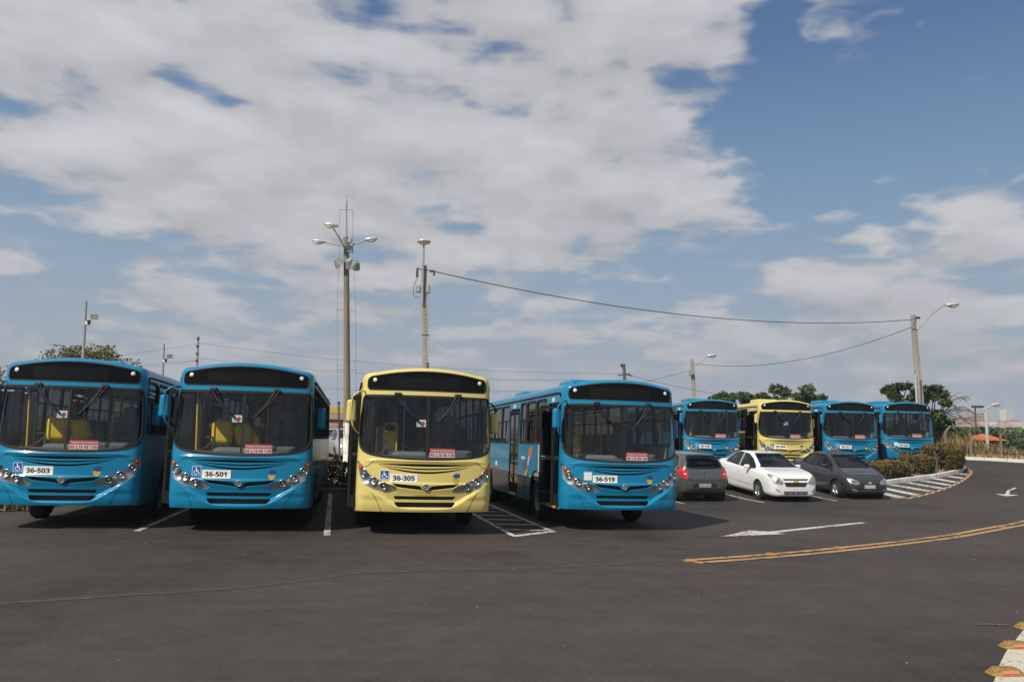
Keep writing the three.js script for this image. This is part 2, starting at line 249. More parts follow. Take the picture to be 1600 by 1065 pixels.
// wide terrain: level round the lot, a low bank by the fence, then a long rise to the town
const terrainY = (x, d) => {
  let y = G(x, d) - 0.06;
  y += sstep(44, 50, d) * 0.16 * sstep(16, 24, x);
  const far = Math.max(0, d - 75); y += far * (0.020 + 0.0175 * sstep(-60, 60, x)) * (d < 1000 ? 1 : 1) - sstep(52, 85, d) * 1.6 * sstep(20, 34, x) * (1 - sstep(100, 300, d));
  return y + (d > 70 ? 0.5 * fbm(x * 0.02, d * 0.02, 3, 3) * Math.min(1, (d - 70) / 40) : 0);
};
{
  const xs = [-2600, -1500, -800, -450, -260, -160, -110, -80, ...range(-60, 80, 2), 100, 130, 170, 220, 290, 380, 480, 620, 800, 1200, 2600];
  const ds = [-400, -200, -100, -50, ...range(-30, 20, 10), ...range(22, 60, 1), ...range(64, 140, 4), 160, 190, 230, 280, 340, 420, 520, 640, 800, 1000, 1400, 2200];
  structure('terrain', gridSheet(xs, ds, terrainY, (x, d) => { const n = fbm(x * 0.06, d * 0.06, 1, 4), m = fbm(x * 0.013, d * 0.013, 5, 3); const dry = [0.30, 0.215, 0.125], gr = [0.085, 0.095, 0.035], k = 1 + n * 0.6; return mix3(dry, gr, clamp(0.55 + m * 1.8, 0, 1)).map(c => c * k); }), std(1, 1, 1, 0.98, { vertexColors: true }));
}
structure('parking_lot', gridSheet(range(-40, 60, 1), range(-16, 46, 0.5), (x, d) => G(x, d)), M.asphalt);
const L1 = 0.004, L2 = 0.008;
// dusty seam where two passes of asphalt meet, and old patches
const seamMat = std(1, 1, 1, 0.95, { map: texture(512, (u, v) => { const k = 1 + (grain() - 0.5) * 0.5 + pfbm(u, v, 40, 3, 66) * 0.5; return [0.066 * k, 0.054 * k, 0.046 * k]; }, 1 / 3) });
{
  const r = rnd(8);
  const line = curve2([[-9, 6.6], [-5.09, 8.64], [-4.08, 9.24], [-3.21, 9.74], [-2.43, 10.44], [-1.95, 11.1], [-0.79, 11.5], [0.99, 12.14], [2.5, 13.0]], 90).map(([x, d]) => [x, d + (r() - .5) * 0.05]);
  structure('asphalt_seam', onGround(ribbon(line, 0.13), L1, 0.5), seamMat);
  const l2 = curve2([[-12, 13.2], [-8, 13.55], [-4, 13.9], [-1, 14.2], [1, 14.25]], 60).map(([x, d]) => [x, d + (r() - .5) * 0.05]);
  structure('asphalt_seam', onGround(ribbon(l2, 0.10), L1, 0.5), seamMat);
}
const mark = (name, poly, mat = M.white, lift = L2, e = 0.6) => { const m = structure(name, onGround(poly, lift, e), mat); m.name = numbered(name); return m; };
const straight = (a, b, n = 8) => { const o = []; for (let i = 0; i <= n; i++) o.push([lerp(a[0], b[0], i / n), lerp(a[1], b[1], i / n)]); return o; };
mark('parking_line', ribbon(straight([-6.63, 15.16], [-8.72, 26.0]), 0.11));
mark('parking_line', ribbon(straight([-3.24, 15.22], [-5.55, 26.3]), 0.12));
mark('parking_line', ribbon(straight([5.39, 25.74], [4.2, 30.4]), 0.085));
mark('parking_line', ribbon(straight([8.12, 26.74], [7.0, 31.0]), 0.085));
mark('parking_line', ribbon(straight([10.87, 27.84], [9.8, 31.6]), 0.085));
{ // hatched no-parking strip between two of the buses
  const rl = (d) => 0.89 + (16.8 - d) * 0.2085, ll = (d) => 0.12 + (15.82 - d) * 0.2085;
  mark('hatching_edge', ribbon(straight([rl(16.8), 16.8], [rl(25.5), 25.5]), 0.11)); mark('hatching_edge', ribbon(straight([ll(15.9), 15.9], [ll(25.2), 25.2]), 0.11));
  mark('hatching_edge', [[0.10, 15.73], [0.20, 15.75], [0.97, 16.72], [0.93, 16.9], [0.80, 16.82], [0.06, 15.86]]);
  for (let k = 0; k < 8; k++) { const d = 16.95 + k * 1.06; mark('hatching_bar', ribbon(straight([ll(d) + 0.08, d + 0.02], [rl(d) - 0.08, d], 2), 0.16)); }
}
// arrows on the carriageway
mark('lane_arrow', [[4.17, 16.55], [5.12, 17.95], [5.50, 17.80], [8.62, 20.66], [8.76, 20.52], [5.60, 17.62], [5.72, 17.40]]);
mark('lane_arrow', [[18.0, 30.35], [17.9, 30.9], [18.28, 30.92], [18.95, 31.95], [19.75, 32.8], [19.83, 32.74], [19.03, 31.88], [18.40, 30.88], [18.7, 30.78]]);
const yl = curve2([[2.78, 12.90], [4.29, 13.82], [5.81, 14.9], [7.61, 16.3], [9.51, 17.92], [11.73, 20.12], [13.3, 21.7], [16, 25], [18.6, 29]], 60);
mark('yellow_line', ribbon(yl, 0.15, 0.135), M.yellowLine); mark('yellow_line', ribbon(yl, 0.15, -0.135), M.yellowLine);
mark('edge_line', ribbon(curve2([[3.2, 5.75], [3.86, 6.6], [4.14, 7.02], [4.54, 7.58], [4.87, 8.0], [5.23, 8.46], [6.4, 9.9], [8, 11.7]], 30), 0.19), std(1, 1, 1, 0.8, { map: edgeTex }));
// island kerb and its striped apron
const ledMat = phys(0.010, 0.010, 0.011, 0.3, { specularIntensity: 0.25 });
const islandKerb = [[9.0, 30.6], [11, 30.95], [13, 31.75], [14.54, 32.68], [15.51, 33.44], [16.85, 34.42], [18.31, 35.54], [19.76, 36.94], [20.64, 38.14], [21.1, 39.3], [21.1, 41.5]];
const apron = [[13.0, 29.5], [13.56, 29.0], [13.9, 29.16], [14.55, 29.76], [15.44, 30.72], [16.6, 31.98], [17.79, 33.38], [19.0, 34.94], [20.01, 36.38], [20.78, 37.72], [21.3, 39.2]];
mark('apron_edge', ribbon(curve2(apron, 40), 0.09));
for (const [a, b] of [[[13.40, 30.9], [13.72, 29.35]], [[14.15, 32.0], [14.66, 30.0]], [[15.0, 32.82], [15.66, 31.2]], [[15.92, 33.55], [16.57, 32.1]], [[16.85, 34.2], [17.38, 33.05]], [[17.75, 34.95], [18.1, 33.95]], [[18.75, 35.75], [19.12, 35.2]], [[19.75, 36.75], [19.95, 36.4]]])
  mark('apron_bar', ribbon(straight(a, b, 3), 0.42));
function kerbGeo(line, w, h, lift = 0) {   // a kerb with a chamfered top edge, swept along the line
  const prof = [[-w / 2, -0.05], [-w / 2, h - 0.02], [-w / 2 + 0.02, h], [w / 2 - 0.02, h], [w / 2, h - 0.02], [w / 2, -0.05]], pos = [], uv = [];
  const ring = line.map((p, i) => { const a = line[Math.max(0, i - 1)], b = line[Math.min(line.length - 1, i + 1)], dx = b[0] - a[0], dy = b[1] - a[1], L = Math.hypot(dx, dy); return prof.map(q => [p[0] - dy / L * q[0], G(p[0], p[1]) + lift + q[1], -(p[1] + dx / L * q[0])]); });
  let s = 0; const lens = line.map((p, i) => s += i ? Math.hypot(p[0] - line[i - 1][0], p[1] - line[i - 1][1]) : 0);
  for (let i = 0; i < ring.length - 1; i++) for (let k = 0; k < prof.length - 1; k++) { const a = ring[i][k], b = ring[i][k + 1], c = ring[i + 1][k], d = ring[i + 1][k + 1]; pos.push(...a, ...c, ...b, ...b, ...c, ...d); uv.push(lens[i], k * .1, lens[i + 1], k * .1, lens[i], k * .1 + .1, lens[i], k * .1 + .1, lens[i + 1], k * .1, lens[i + 1], k * .1 + .1); }
  const g = new THREE.BufferGeometry(); g.setAttribute('position', new THREE.Float32BufferAttribute(pos, 3)); g.setAttribute('uv', new THREE.Float32BufferAttribute(uv, 2)); g.computeVertexNormals(); return g;
}
// kerbs are laid stone by stone
function kerbRun(name, pts, len, w, h, mat) {
  const total = curve2(pts, 400), run = structure(name, kerbGeo(curve2(pts, 60), w - 0.03, h - 0.012), M.kerbGrey); let acc = 0, seg = [total[0]];
  for (let i = 1; i < total.length; i++) { acc += Math.hypot(total[i][0] - total[i - 1][0], total[i][1] - total[i - 1][1]); seg.push(total[i]); if (acc >= len || i === total.length - 1) { if (seg.length > 1) { const a = seg[0], b = seg[seg.length - 1], t = 0.012 / Math.max(acc, 0.1); const c = seg.slice(); c[0] = [lerp(a[0], b[0], t), lerp(a[1], b[1], t)]; c[c.length - 1] = [lerp(b[0], a[0], t), lerp(b[1], a[1], t)]; mesh('kerb_stone', kerbGeo(c.filter((_, k) => k === 0 || k === c.length - 1 || k % 3 === 0), w, h), mat, run); } acc = 0; seg = [total[i]]; } }
  return run;
}
kerbRun('island_kerb', islandKerb, 1.0, 0.15, 0.17, M.kerb);
structure('island_soil', onGround([...islandKerb, [20.3, 41.5], [19.3, 38.9], [17.6, 37.2], [15.8, 36.0], [13.8, 34.9], [11, 33.3], [9, 32.9]], 0.10, 0.5), M.soil);
const farKerb = [[21.8, 50], [22.3, 47.4], [22.9, 45.6], [23.9, 44.18], [25.09, 43.42], [26.08, 42.48], [28.5, 40.4], [33, 36.2], [40, 30], [50, 20]];
kerbRun('far_kerb', farKerb, 1.0, 0.15, 0.15, M.kerb);
structure('verge', onGround([...farKerb, [60, 20], [60, 45.9], [40, 45.9], [22.4, 45.9]].filter(p => p[1] < 46).concat([[22.85, 45.9]]), 0.09, 0.7), M.sand);
// planting bed behind the front row of buses, sandy yard beyond it
const bedK = (x) => 26.55 + 0.205 * (x + 5.5);
kerbRun('bed_kerb', straight([-26, bedK(-26)], [3.6, bedK(3.6)], 30), 1.0, 0.16, 0.17, M.kerbGrey);
structure('bed_soil', onGround([[-26, bedK(-26)], [3.6, bedK(3.6)], [3.3, bedK(3.6) + 2.6], [-26.3, bedK(-26) + 2.6]], 0.11, 0.6), M.soil);
structure('sandy_yard', onGround([[-40, bedK(-26) + 2.3], [-26.3, bedK(-26) + 2.7], [3.3, bedK(3.6) + 2.7], [1, 45.9], [-40, 45.9]], 0.012, 0.8), M.sand);
structure('grass_strip_soil', onGround([[-10.35, 18.7], [-11.9, 26.0], [-26, 24.0], [-26, 14.4], [-13, 16.6]], 0.02, 0.6), M.soil);
// ---------------------------------------------------------------- the city bus (local axes: x to the right seen from the front, z forward, origin on the ground under the nose)
const A1 = 0.2918, UE = 1.39, LEN = 11.1;
function planAt(u) {               // plan of the nose: a shallow bow and two tight corners, by arc length
  const s = Math.sign(u) || 1, a = Math.abs(u), u1 = 3.8 * A1;
  if (a <= u1) return [s * 3.8 * Math.sin(a / 3.8), -3.8 * (1 - Math.cos(a / 3.8))];
  const t = A1 + (a - u1) / 0.22, cx = 1.0297, cz = -0.3715;
  if (t <= Math.PI / 2) return [s * (cx + 0.22 * Math.sin(t)), cz + 0.22 * Math.cos(t)];
  return [s * 1.25, cz - (a - UE)];
}
const wide = (y) => y < 1.3 ? 1 - 0.012 * clamp((0.75 - y) / 0.35, 0, 1) : 1 - 0.022 * (y - 1.3);
const topAt = (u) => { const a = Math.abs(u); return a < 0.985 ? 3.085 - 0.1 * a * a : 2.78 + 0.208 * Math.sqrt(Math.max(0, 1 - ((a - 0.985) / (UE - 0.985)) ** 2)); };
const mouthAt = (u) => { const a = Math.abs(u) - 0.50; return 0.50 + 0.66 * (a + Math.sqrt(a * a + 0.012)) / 2; };
function nose(u, y) {
  const [px, pz] = planAt(u); let z = pz + (y > 1.25 ? -0.077 * (y - 1.25) : 0) - (y < 0.62 ? 0.05 * ((0.62 - y) / 0.2) ** 2 : 0);
  const t = clamp((y - (topAt(u) - 0.11)) / 0.11, 0, 1); z -= 0.11 * (1 - Math.sqrt(Math.max(0, 1 - t * t)));
  const front = 1 - sstep(1.05, 1.3, Math.abs(u));
  z -= front * (0.07 * sstep(-0.03, 0.06, y - mouthAt(u)) * (1 - sstep(0.70, 0.96, y)));       // bumper lip stands proud of the mouth
  z += front * 0.022 * sstep(0.985, 0.93, y) * sstep(0.62, 0.74, y);
  z += 0.02 * Math.exp(-(((y - 1.345) / 0.035) ** 2)) * (1 - sstep(0.9, 1.2, Math.abs(u)));
  return [px * wide(y), y, z];
}
const noseAt = (u, y, off = 0) => { const h = 1e-3, o = V3(...nose(u, y)), n = V3(...nose(u + h, y)).sub(o).cross(V3(...nose(u, y + h)).sub(o)).normalize(); return { p: o.addScaledVector(n, off), n }; };
function onNose(geo, u, y, off = 0) { const { p, n } = noseAt(u, y, off); return geo.applyMatrix4(new THREE.Matrix4().compose(p, new THREE.Quaternion().setFromUnitVectors(V3(0, 0, 1), n), V3(1, 1, 1))); }
const patch = (poly, off, e = 0.08, o = {}) => sheet(poly, [], e, nose, { off, ...o });
const mirrorP = (p) => p.map(q => [-q[0], q[1]]).reverse();

const screenP = (() => { const half = [[0, 1.392], [0.4, 1.40], [0.8, 1.43], [1.05, 1.475], [1.2, 1.545], [1.285, 1.66], [1.305, 1.85], [1.285, 2.2], [1.262, 2.42], [1.235, 2.515], [1.16, 2.537], [0.6, 2.54], [0, 2.541]]; const all = [...half, ...half.slice(1, -1).reverse().map(p => [-p[0], p[1]])]; return smooth(all, 110, 0.3); })();
const displayP = (() => { const o = []; const r = 0.13; for (let k = 0; k <= 8; k++) { const a = (-90 + 90 * k / 8) * R; o.push([1.17 - 0.08 + 0.08 * Math.cos(a), 2.65 + 0.08 + 0.08 * Math.sin(a)]); } for (let k = 0; k <= 8; k++) { const a = 90 * k / 8 * R; o.push([1.17 - 0.13 + 0.13 * Math.cos(a), 2.795 + 0.11 * Math.sin(a)]); } for (let x = 0.96; x > 0.01; x -= 0.08) o.push([x, 3.008 - 0.096 * x * x]); const l = o.map(p => [-p[0], p[1]]).reverse(); return [...o, ...l]; })();
const lampP0 = smooth([[-1.345, 1.31], [-1.27, 1.315], [-1.17, 1.225], [-1.05, 1.10], [-0.90, 1.01], [-0.72, 0.935], [-0.56, 0.875], [-0.53, 0.80], [-0.72, 0.785], [-0.90, 0.83], [-1.08, 0.91], [-1.24, 1.04], [-1.33, 1.17]], 52).map(p => p);
const lampP = offset(lampP0, 0.014);
const louverP = (() => { const o = []; for (let i = 0; i <= 24; i++) { const x = -0.86 + 1.72 * i / 24; o.push([x, 1.128 + 0.142 * Math.pow(Math.abs(x) / 0.86, 2) - 0.0]); } for (let i = 0; i <= 24; i++) { const x = 0.86 - 1.72 * i / 24; o.push([x, 1.305 - 0.012 * Math.pow(Math.abs(x) / 0.86, 2)]); } return o; })();
const veeP = [[-0.62, 0.955], [-0.40, 0.935], [-0.20, 0.918], [-0.10, 0.905], [-0.06, 0.842], [0.06, 0.842], [0.10, 0.905], [0.20, 0.918], [0.40, 0.935], [0.62, 0.955], [0.53, 0.872], [0.3, 0.842], [0.085, 0.820], [0, 0.812], [-0.085, 0.820], [-0.3, 0.842], [-0.53, 0.872]];
const slotP = [rrect(-0.56, 0.645, 0.56, 0.716, 0.02).map(p => [p[0] * (1 + (p[1] - 0.68)), p[1] + 0.018 * p[0] * p[0]]), rrect(-0.54, 0.515, 0.54, 0.605, 0.03).map(p => [p[0] * (1 + (p[1] - 0.56) * 1.5), p[1] + 0.03 * p[0] * p[0]])];
const noseOutline = (() => { const o = []; for (let u = -UE; u <= UE + 1e-6; u += UE / 20) o.push([u, 0.437]); for (let y = 0.6; y < 2.78; y += 0.1) o.push([UE, y]); for (let k = 0; k <= 46; k++) { const u = UE * Math.cos(Math.PI * k / 46); o.push([u, topAt(u)]); } for (let y = 2.7; y > 0.5; y -= 0.1) o.push([-UE, y]); return o; })();
// side walls: openings as [z front, z rear]; the door side has two doors
const wheelZ = [-2.50, -8.35], sillY = 1.745, headY = 2.70;
const frontZ = (y) => nose(UE, y)[2];
function sideGeo(doors, wins, flip, sx) {
  const e = 0.22, yb = 0.40, o = []; const arch = (zc) => { const p = []; for (let k = 0; k <= 14; k++) { const a = Math.PI * k / 14; p.push([zc + 0.62 * Math.cos(a), 0.52 + 0.60 * Math.sin(a)]); } return p; };
  const cuts = [...wheelZ.map(z => ({ z: z + 0.62, pts: [[z + 0.62, yb], ...arch(z), [z - 0.62, yb]] })), ...doors.map(([a, b]) => ({ z: a, pts: [[a, yb], [a, 2.56], [a - 0.05, 2.60], [b + 0.05, 2.60], [b, 2.56], [b, yb]] }))].sort((p, q) => q.z - p.z);
  o.push([frontZ(0.437), yb + 0.03]); for (const c of cuts) o.push(...c.pts); o.push([-LEN, yb]); o.push([-LEN, 2.78]); for (let y = 2.78; y > 0.5; y -= 0.11) o.push([frontZ(y), y]);
  const holes = wins.map(([a, b, r]) => rrect(b, sillY, a, headY, r ?? 0.06));
  return sheet(o, holes, e, (z, y) => [sx * 1.25 * wide(y), y, z], { flip, rim: 0.03 });
}
const DOORS = [[-0.50, -1.56], [-4.42, -5.52]];
const winR = [[-1.72, -2.62], [-2.70, -3.62], [-5.66, -6.66], [-6.74, -7.74], [-7.82, -8.82], [-8.90, -9.90], [-9.98, -10.85]].filter((w, i) => true);
winR.splice(2, 0, [-3.70, -4.30]);
const winL = [[-0.56, -1.42, 0.14], [-1.52, -2.46], [-2.54, -3.54], [-3.62, -4.62], [-4.70, -5.70], [-5.78, -6.78], [-6.86, -7.86], [-7.94, -8.94], [-9.02, -10.02], [-10.10, -10.85]];
function winFrame(a, b, r, sx, grow, depth, hole) {
  const out = rrect(b - grow, sillY - grow, a + grow, headY + grow, (r ?? 0.06) + grow), ins = rrect(b + hole, sillY + hole, a - hole, headY - hole, (r ?? 0.06));
  return sheet(out, [ins], 0.3, (z, y) => [sx * 1.25 * wide(y), y, z], { off: depth, rim: depth + 0.03, flip: sx > 0 });
}
function wheelParts(parent, x, z, r, w, n, rimMat = M.hub) {
  const g = new THREE.Group(); g.name = 'wheel'; g.position.set(x, r, z); parent.add(g); const s = Math.sign(x) || 1;
  mesh('tyre', once(`ty${r}${w}`, () => { const h = w / 2, p = [[r * 0.56, -h * 0.9], [r * 0.62, -h], [r * 0.90, -h], [r * 0.985, -h * 0.78], [r, -h * 0.4], [r, h * 0.4], [r * 0.985, h * 0.78], [r * 0.90, h], [r * 0.62, h], [r * 0.56, h * 0.9]]; const a = lathe(p, 36); a.rotateZ(Math.PI / 2); return a; }), M.rubber, g);
  mesh('rim', once(`ri${r}${w}${s}${n}`, () => {
    const parts = []; const h = w / 2 * s; const d = lathe([[0.001, h * 0.62], [r * 0.16, h * 0.62], [r * 0.18, h * 0.30], [r * 0.48, h * 0.22], [r * 0.56, h * 0.88], [r * 0.59, h * 0.92]], 30); d.rotateZ(-Math.PI / 2); parts.push(d);
    if (n > 0) for (let k = 0; k < n; k++) { const c = cyl(0.016, 0.03, 0, 0, 0, 'x', 8); c.translate(h * 0.64, r * 0.12 * Math.cos(k / n * 6.283), r * 0.12 * Math.sin(k / n * 6.283)); parts.push(c); }
    else { const m = -n; for (let k = 0; k < m; k++) { const sp = box(0.03, r * 0.50, r * 0.16, h * 0.80, r * 0.34, 0, 0.012); sp.rotateX(k / m * 6.283); parts.push(sp); } parts.push(cyl(r * 0.15, 0.03, h * 0.80, 0, 0, 'x', 14)); }
    return merge(parts);
  }), rimMat, g);
}
const numberTex = {};
function platePrint(text) { return numberTex[text] ??= printMat(canvasTex(256, 80, (g, w, h) => { g.fillStyle = '#e9e7e0'; g.fillRect(0, 0, w, h); g.fillStyle = '#15151a'; g.font = 'bold 66px sans-serif'; g.textAlign = 'center'; g.textBaseline = 'middle'; g.fillText(text, w / 2, h / 2 + 3, w - 22); g.strokeStyle = '#15151a'; g.lineWidth = 3; g.strokeText(text, w / 2, h / 2 + 3, w - 22); })); }
const wheelchairMat = printMat(canvasTex(96, 96, (g) => { g.fillStyle = '#f2f2f2'; g.fillRect(0, 0, 96, 96); g.fillStyle = '#1d4f9c'; g.fillRect(4, 4, 88, 88); g.strokeStyle = '#fff'; g.fillStyle = '#fff'; g.lineWidth = 7; g.lineCap = 'round'; g.lineJoin = 'round'; g.beginPath(); g.arc(41, 16, 6, 0, 7); g.fill(); g.beginPath(); g.moveTo(42, 26); g.lineTo(45, 52); g.lineTo(63, 52); g.lineTo(72, 74); g.lineTo(80, 72); g.stroke(); g.beginPath(); g.moveTo(43, 38); g.lineTo(60, 38); g.stroke(); g.lineWidth = 6; g.beginPath(); g.arc(44, 62, 20, -2.2, 1.0, true); g.stroke(); }));
const fareMat = printMat(canvasTex(512, 192, (g, w, h) => { g.fillStyle = '#c9191f'; g.fillRect(0, 0, w, h); g.fillStyle = '#f6efec'; g.fillRect(10, 92, w - 20, 90); g.font = 'bold 66px sans-serif'; g.textAlign = 'center'; g.textBaseline = 'middle'; g.fillText('TARIFA', 130, 50, 226); g.fillText('DOMINGO', 384, 50, 230); g.fillRect(250, 14, 8, 68); g.fillStyle = g.strokeStyle = '#b8151b'; g.lineWidth = 4; g.font = 'bold 76px sans-serif'; for (const [t, x] of [['R$ 2,10', 134], ['R$ 1,05', 380]]) { g.fillText(t, x, 140, 226); g.strokeText(t, x, 140, 226); } }));
const stickerMat = printMat(canvasTex(96, 64, (g, w, h) => { g.fillStyle = '#eef2f0'; g.fillRect(0, 0, w, h); g.fillStyle = '#a8d3d8'; g.fillRect(8, 8, 26, 48); g.fillStyle = '#c23a26'; g.beginPath(); g.arc(66, 34, 19, 0, 7); g.fill(); }));
const noticeMat = std(0.72, 0.72, 0.69, 0.6);
const decoBlue = std(0.015, 0.07, 0.30, 0.5), decoYellow = std(0.72, 0.43, 0.03, 0.5), decoOrange = std(0.68, 0.17, 0.03, 0.5), decoRed = std(0.45, 0.03, 0.04, 0.5);
const uvBox = (x0, y0, x1, y1) => (x, y) => [(x - x0) / (x1 - x0), (y - y0) / (y1 - y0)];
const flatPatch = (x0, y0, x1, y1, off) => patch(rrect(x0, y0, x1, y1, 0.008, 2), off, 0.12, { uvmap: uvBox(x0, y0, x1, y1), rim: 0.005 });

function makeBus({ label, group, paint, number, blank = false, sticker = true, near = true, doorOpen = true, decor = false, bins = false }) {
  const b = thing('city_bus', label, 'bus', group), P = (n, k, f, m, par = b) => mesh(n, once('bus' + k, f), m, par);
  P('front_panel', 'nose', () => sheet(noseOutline, [screenP, displayP, lampP, mirrorP(lampP), louverP, veeP, ...slotP], 0.033, nose, { rim: 0.035 }), paint);
  P('side_panel', 'sideR', () => sideGeo(DOORS, winR, false, -1), paint); P('side_panel', 'sideL', () => sideGeo([], winL, true, 1), paint);
  const roof = P('roof', 'roof', () => {
    const pos = [], us = []; for (let k = 0; k <= 60; k++) us.push(-UE * Math.cos(Math.PI * k / 60));
    const rows = us.map(u => nose(u, topAt(u))); const zs = [0, 0.12, 0.5, 1]; const g = []; rows.forEach(r => g.push(zs.map(t => [r[0], r[1], lerp(r[2], -LEN, t)])));
    const nrm = rows.map((r, i) => { const a = rows[Math.max(0, i - 1)], c = rows[Math.min(rows.length - 1, i + 1)]; return V3(-(c[1] - a[1]), c[0] - a[0], 0).normalize(); }); const nor = [];
    for (let i = 0; i < rows.length - 1; i++) for (let j = 0; j < 3; j++) for (const [a, c] of [[i, j], [i + 1, j], [i, j + 1], [i + 1, j], [i + 1, j + 1], [i, j + 1]]) { pos.push(...g[a][c]); nor.push(...nrm[a].toArray()); }
    const q = new THREE.BufferGeometry(); q.setAttribute('position', new THREE.Float32BufferAttribute(pos, 3)); q.setAttribute('normal', new THREE.Float32BufferAttribute(nor, 3)); q.setAttribute('uv', new THREE.Float32BufferAttribute(new Float32Array(pos.length / 3 * 2), 2)); return q;
  }, paint);
  P('roof_hatch', 'hatch1', () => box(0.95, 0.22, 1.0, -0.1, 3.10, -2.6, 0.07), paint, roof); P('roof_hatch', 'hatch2', () => box(0.95, 0.22, 1.0, -0.1, 3.10, -7.6, 0.07), paint, roof);
  P('rear_panel', 'rear', () => box(2.40, 2.55, 0.06, 0, 1.70, -LEN - 0.02, 0.05), paint);
  for (const s of [-1, 1]) P('gutter', 'gutter' + s, () => pipe([[s * 1.20, 2.66, -0.50], [s * 1.225, 2.775, -0.60], [s * 1.226, 2.795, -0.85], [s * 1.226, 2.795, -5], [s * 1.226, 2.795, -LEN + 0.02]], 0.016, 6, 60), M.seam);
  P('underbody', 'under', () => merge([box(2.2, 0.42, 1.2, 0, 0.68, -1.05, 0.02), box(1.5, 0.42, LEN - 2, 0, 0.68, -LEN / 2 - 0.7, 0.02), box(2.3, 0.3, 3.6, 0, 0.62, -5.4, 0.02), box(2.3, 0.3, 1.6, 0, 0.62, -10.2, 0.02), cyl(0.07, 2.0, 0, 0.5, -2.5, 'x')]), M.under);
  // windscreen in two panes, its rubber, the centre bar
  const ws = P('windscreen', 'ws', () => { const s = (k) => screenP.filter(p => p[0] * k > 0.02); const l = s(-1), r = s(1); const close = (arr, k) => { const ys = arr.map(p => p[1]); return [...arr]; }; return merge([-1, 1].map(k => { const q = screenP.map(p => [k > 0 ? Math.max(p[0], 0.012) : Math.min(p[0], -0.012), p[1]]).filter((p, i, a) => i === 0 || Math.hypot(p[0] - a[i - 1][0], p[1] - a[i - 1][1]) > 1e-4); const d = []; for (const p of q) { if (Math.abs(p[0]) < 0.0121 && d.length && Math.abs(d[d.length - 1][0]) < 0.0121 && Math.abs(p[1] - d[d.length - 1][1]) < 0.005) continue; d.push(p); } return patch(d, -0.012, 0.1); })); }, M.glass);
  P('windscreen_rubber', 'wsr', () => sheet(offset(screenP, 0.022), [offset(screenP, -0.022)], 0.1, nose, { off: 0.006, rim: 0.03 }), M.rubber, ws);
  P('centre_bar', 'wsb', () => patch(rrect(-0.02, 1.39, 0.02, 2.54, 0.005, 2), 0.0, 0.12, { rim: 0.03 }), M.black, ws);
  const disp = P('destination_display', 'disp', () => patch(displayP, -0.014, 0.12), M.gloss);
  P('display_rubber', 'dispr', () => sheet(offset(displayP, 0.012), [offset(displayP, -0.012)], 0.12, nose, { off: 0.003, rim: 0.02 }), M.rubber, disp);
  P('led_panel', 'led', () => patch(rrect(-0.72, 2.69, 0.62, 2.90, 0.01, 2), -0.009, 0.12), ledMat, disp);
  for (const s of [-1, 1]) P('marker_lamp', 'mk' + s, () => onNose(new THREE.SphereGeometry(0.04, 14, 10).scale(1, 1, 0.4), s * 1.035, 2.835, -0.008), M.lampWhite, disp);
  // grille, slots, badge
  const grille = P('grille', 'grille', () => box(2.0, 0.32, 0.02, 0, 1.20, -0.36, 0), M.bay);
  for (const k of [0, 1]) P('louver', 'louver' + k, () => { const o = [], c = []; for (let i = 0; i <= 24; i++) { const x = -0.85 + 1.7 * i / 24, t = Math.pow(Math.abs(x) / 0.86, 2); const lo = 1.128 + 0.142 * t, hi = 1.305 - 0.012 * t, m = lerp(hi, lo, k ? 0.70 : 0.36); o.push([x, m - 0.0155 * (1 - 0.72 * t)]); c.unshift([x, m + 0.0155 * (1 - 0.72 * t)]); } return patch([...o, ...c], -0.004, 0.08, { rim: 0.045 }); }, paint, grille);
  P('radiator', 'vee', () => box(1.8, 0.54, 0.02, 0, 0.75, -0.36, 0), M.bay);
  P('badge', 'badge', () => merge([onNose(new THREE.TorusGeometry(0.052, 0.009, 8, 22), 0, 0.895, 0.012), onNose(cyl(0.049, 0.016, 0, 0, 0, 'z', 20), 0, 0.895, 0.004), ...[0, 1, 2].map(k => onNose(box(0.008, 0.044, 0.01, 0, 0.022, 0.012, 0.002).rotateZ(k * 2.094), 0, 0.895, 0.004))]), M.silver);
  P('panel_seam', 'seams', () => { const w = 0.009, lines = [[[-1.24, 1.30], [-1.10, 1.235], [-0.98, 1.335], [-0.9, 1.352], [-0.45, 1.345], [0, 1.343], [0.45, 1.345], [0.9, 1.352], [0.98, 1.335], [1.10, 1.235], [1.24, 1.30]], [[-0.98, 0.79], [-0.88, 0.62], [-0.80, 0.445]], [[0.98, 0.79], [0.88, 0.62], [0.80, 0.445]]]; return merge(lines.map(l => patch(ribbon(curve2(l, 40), w), 0.0025, 0.08))); }, M.seam);
  P('licence_recess', 'plate', () => patch(rrect(-0.2, 0.722, 0.2, 0.752, 0.004, 2), 0.004, 0.1, { rim: 0.006 }), paint === M.blue ? once('lr1', () => std(0.006, 0.17, 0.36, 0.5)) : once('lr2', () => std(0.52, 0.38, 0.08, 0.5)));
  for (const s of [-1, 1]) {
    const hl = P('headlight', 'hl' + s, () => sheet(offset(s < 0 ? lampP : mirrorP(lampP), 0.01), [], 0.06, nose, { off: -0.03 }), M.silver);
    [[-1.135, 1.118, 0.067], [-0.955, 0.985, 0.067], [-0.765, 0.902, 0.064]].forEach(([u, y, r], k) => {
      const lm = P('lamp', `lamp${s}${k}`, () => onNose(merge([new THREE.TorusGeometry(r, 0.011, 8, 26), lathe([[0.001, -0.045], [r * 0.35, -0.042], [r * 0.75, -0.02], [r, 0.0]], 22).rotateX(Math.PI / 2)]), -s * u * 1, y, 0.004), M.chrome, hl);
      P('bulb', `bulb${s}${k}`, () => onNose(new THREE.SphereGeometry(r * 0.36, 12, 8), -s * u * 1, y, -0.012), M.silver, lm.parent);
    });
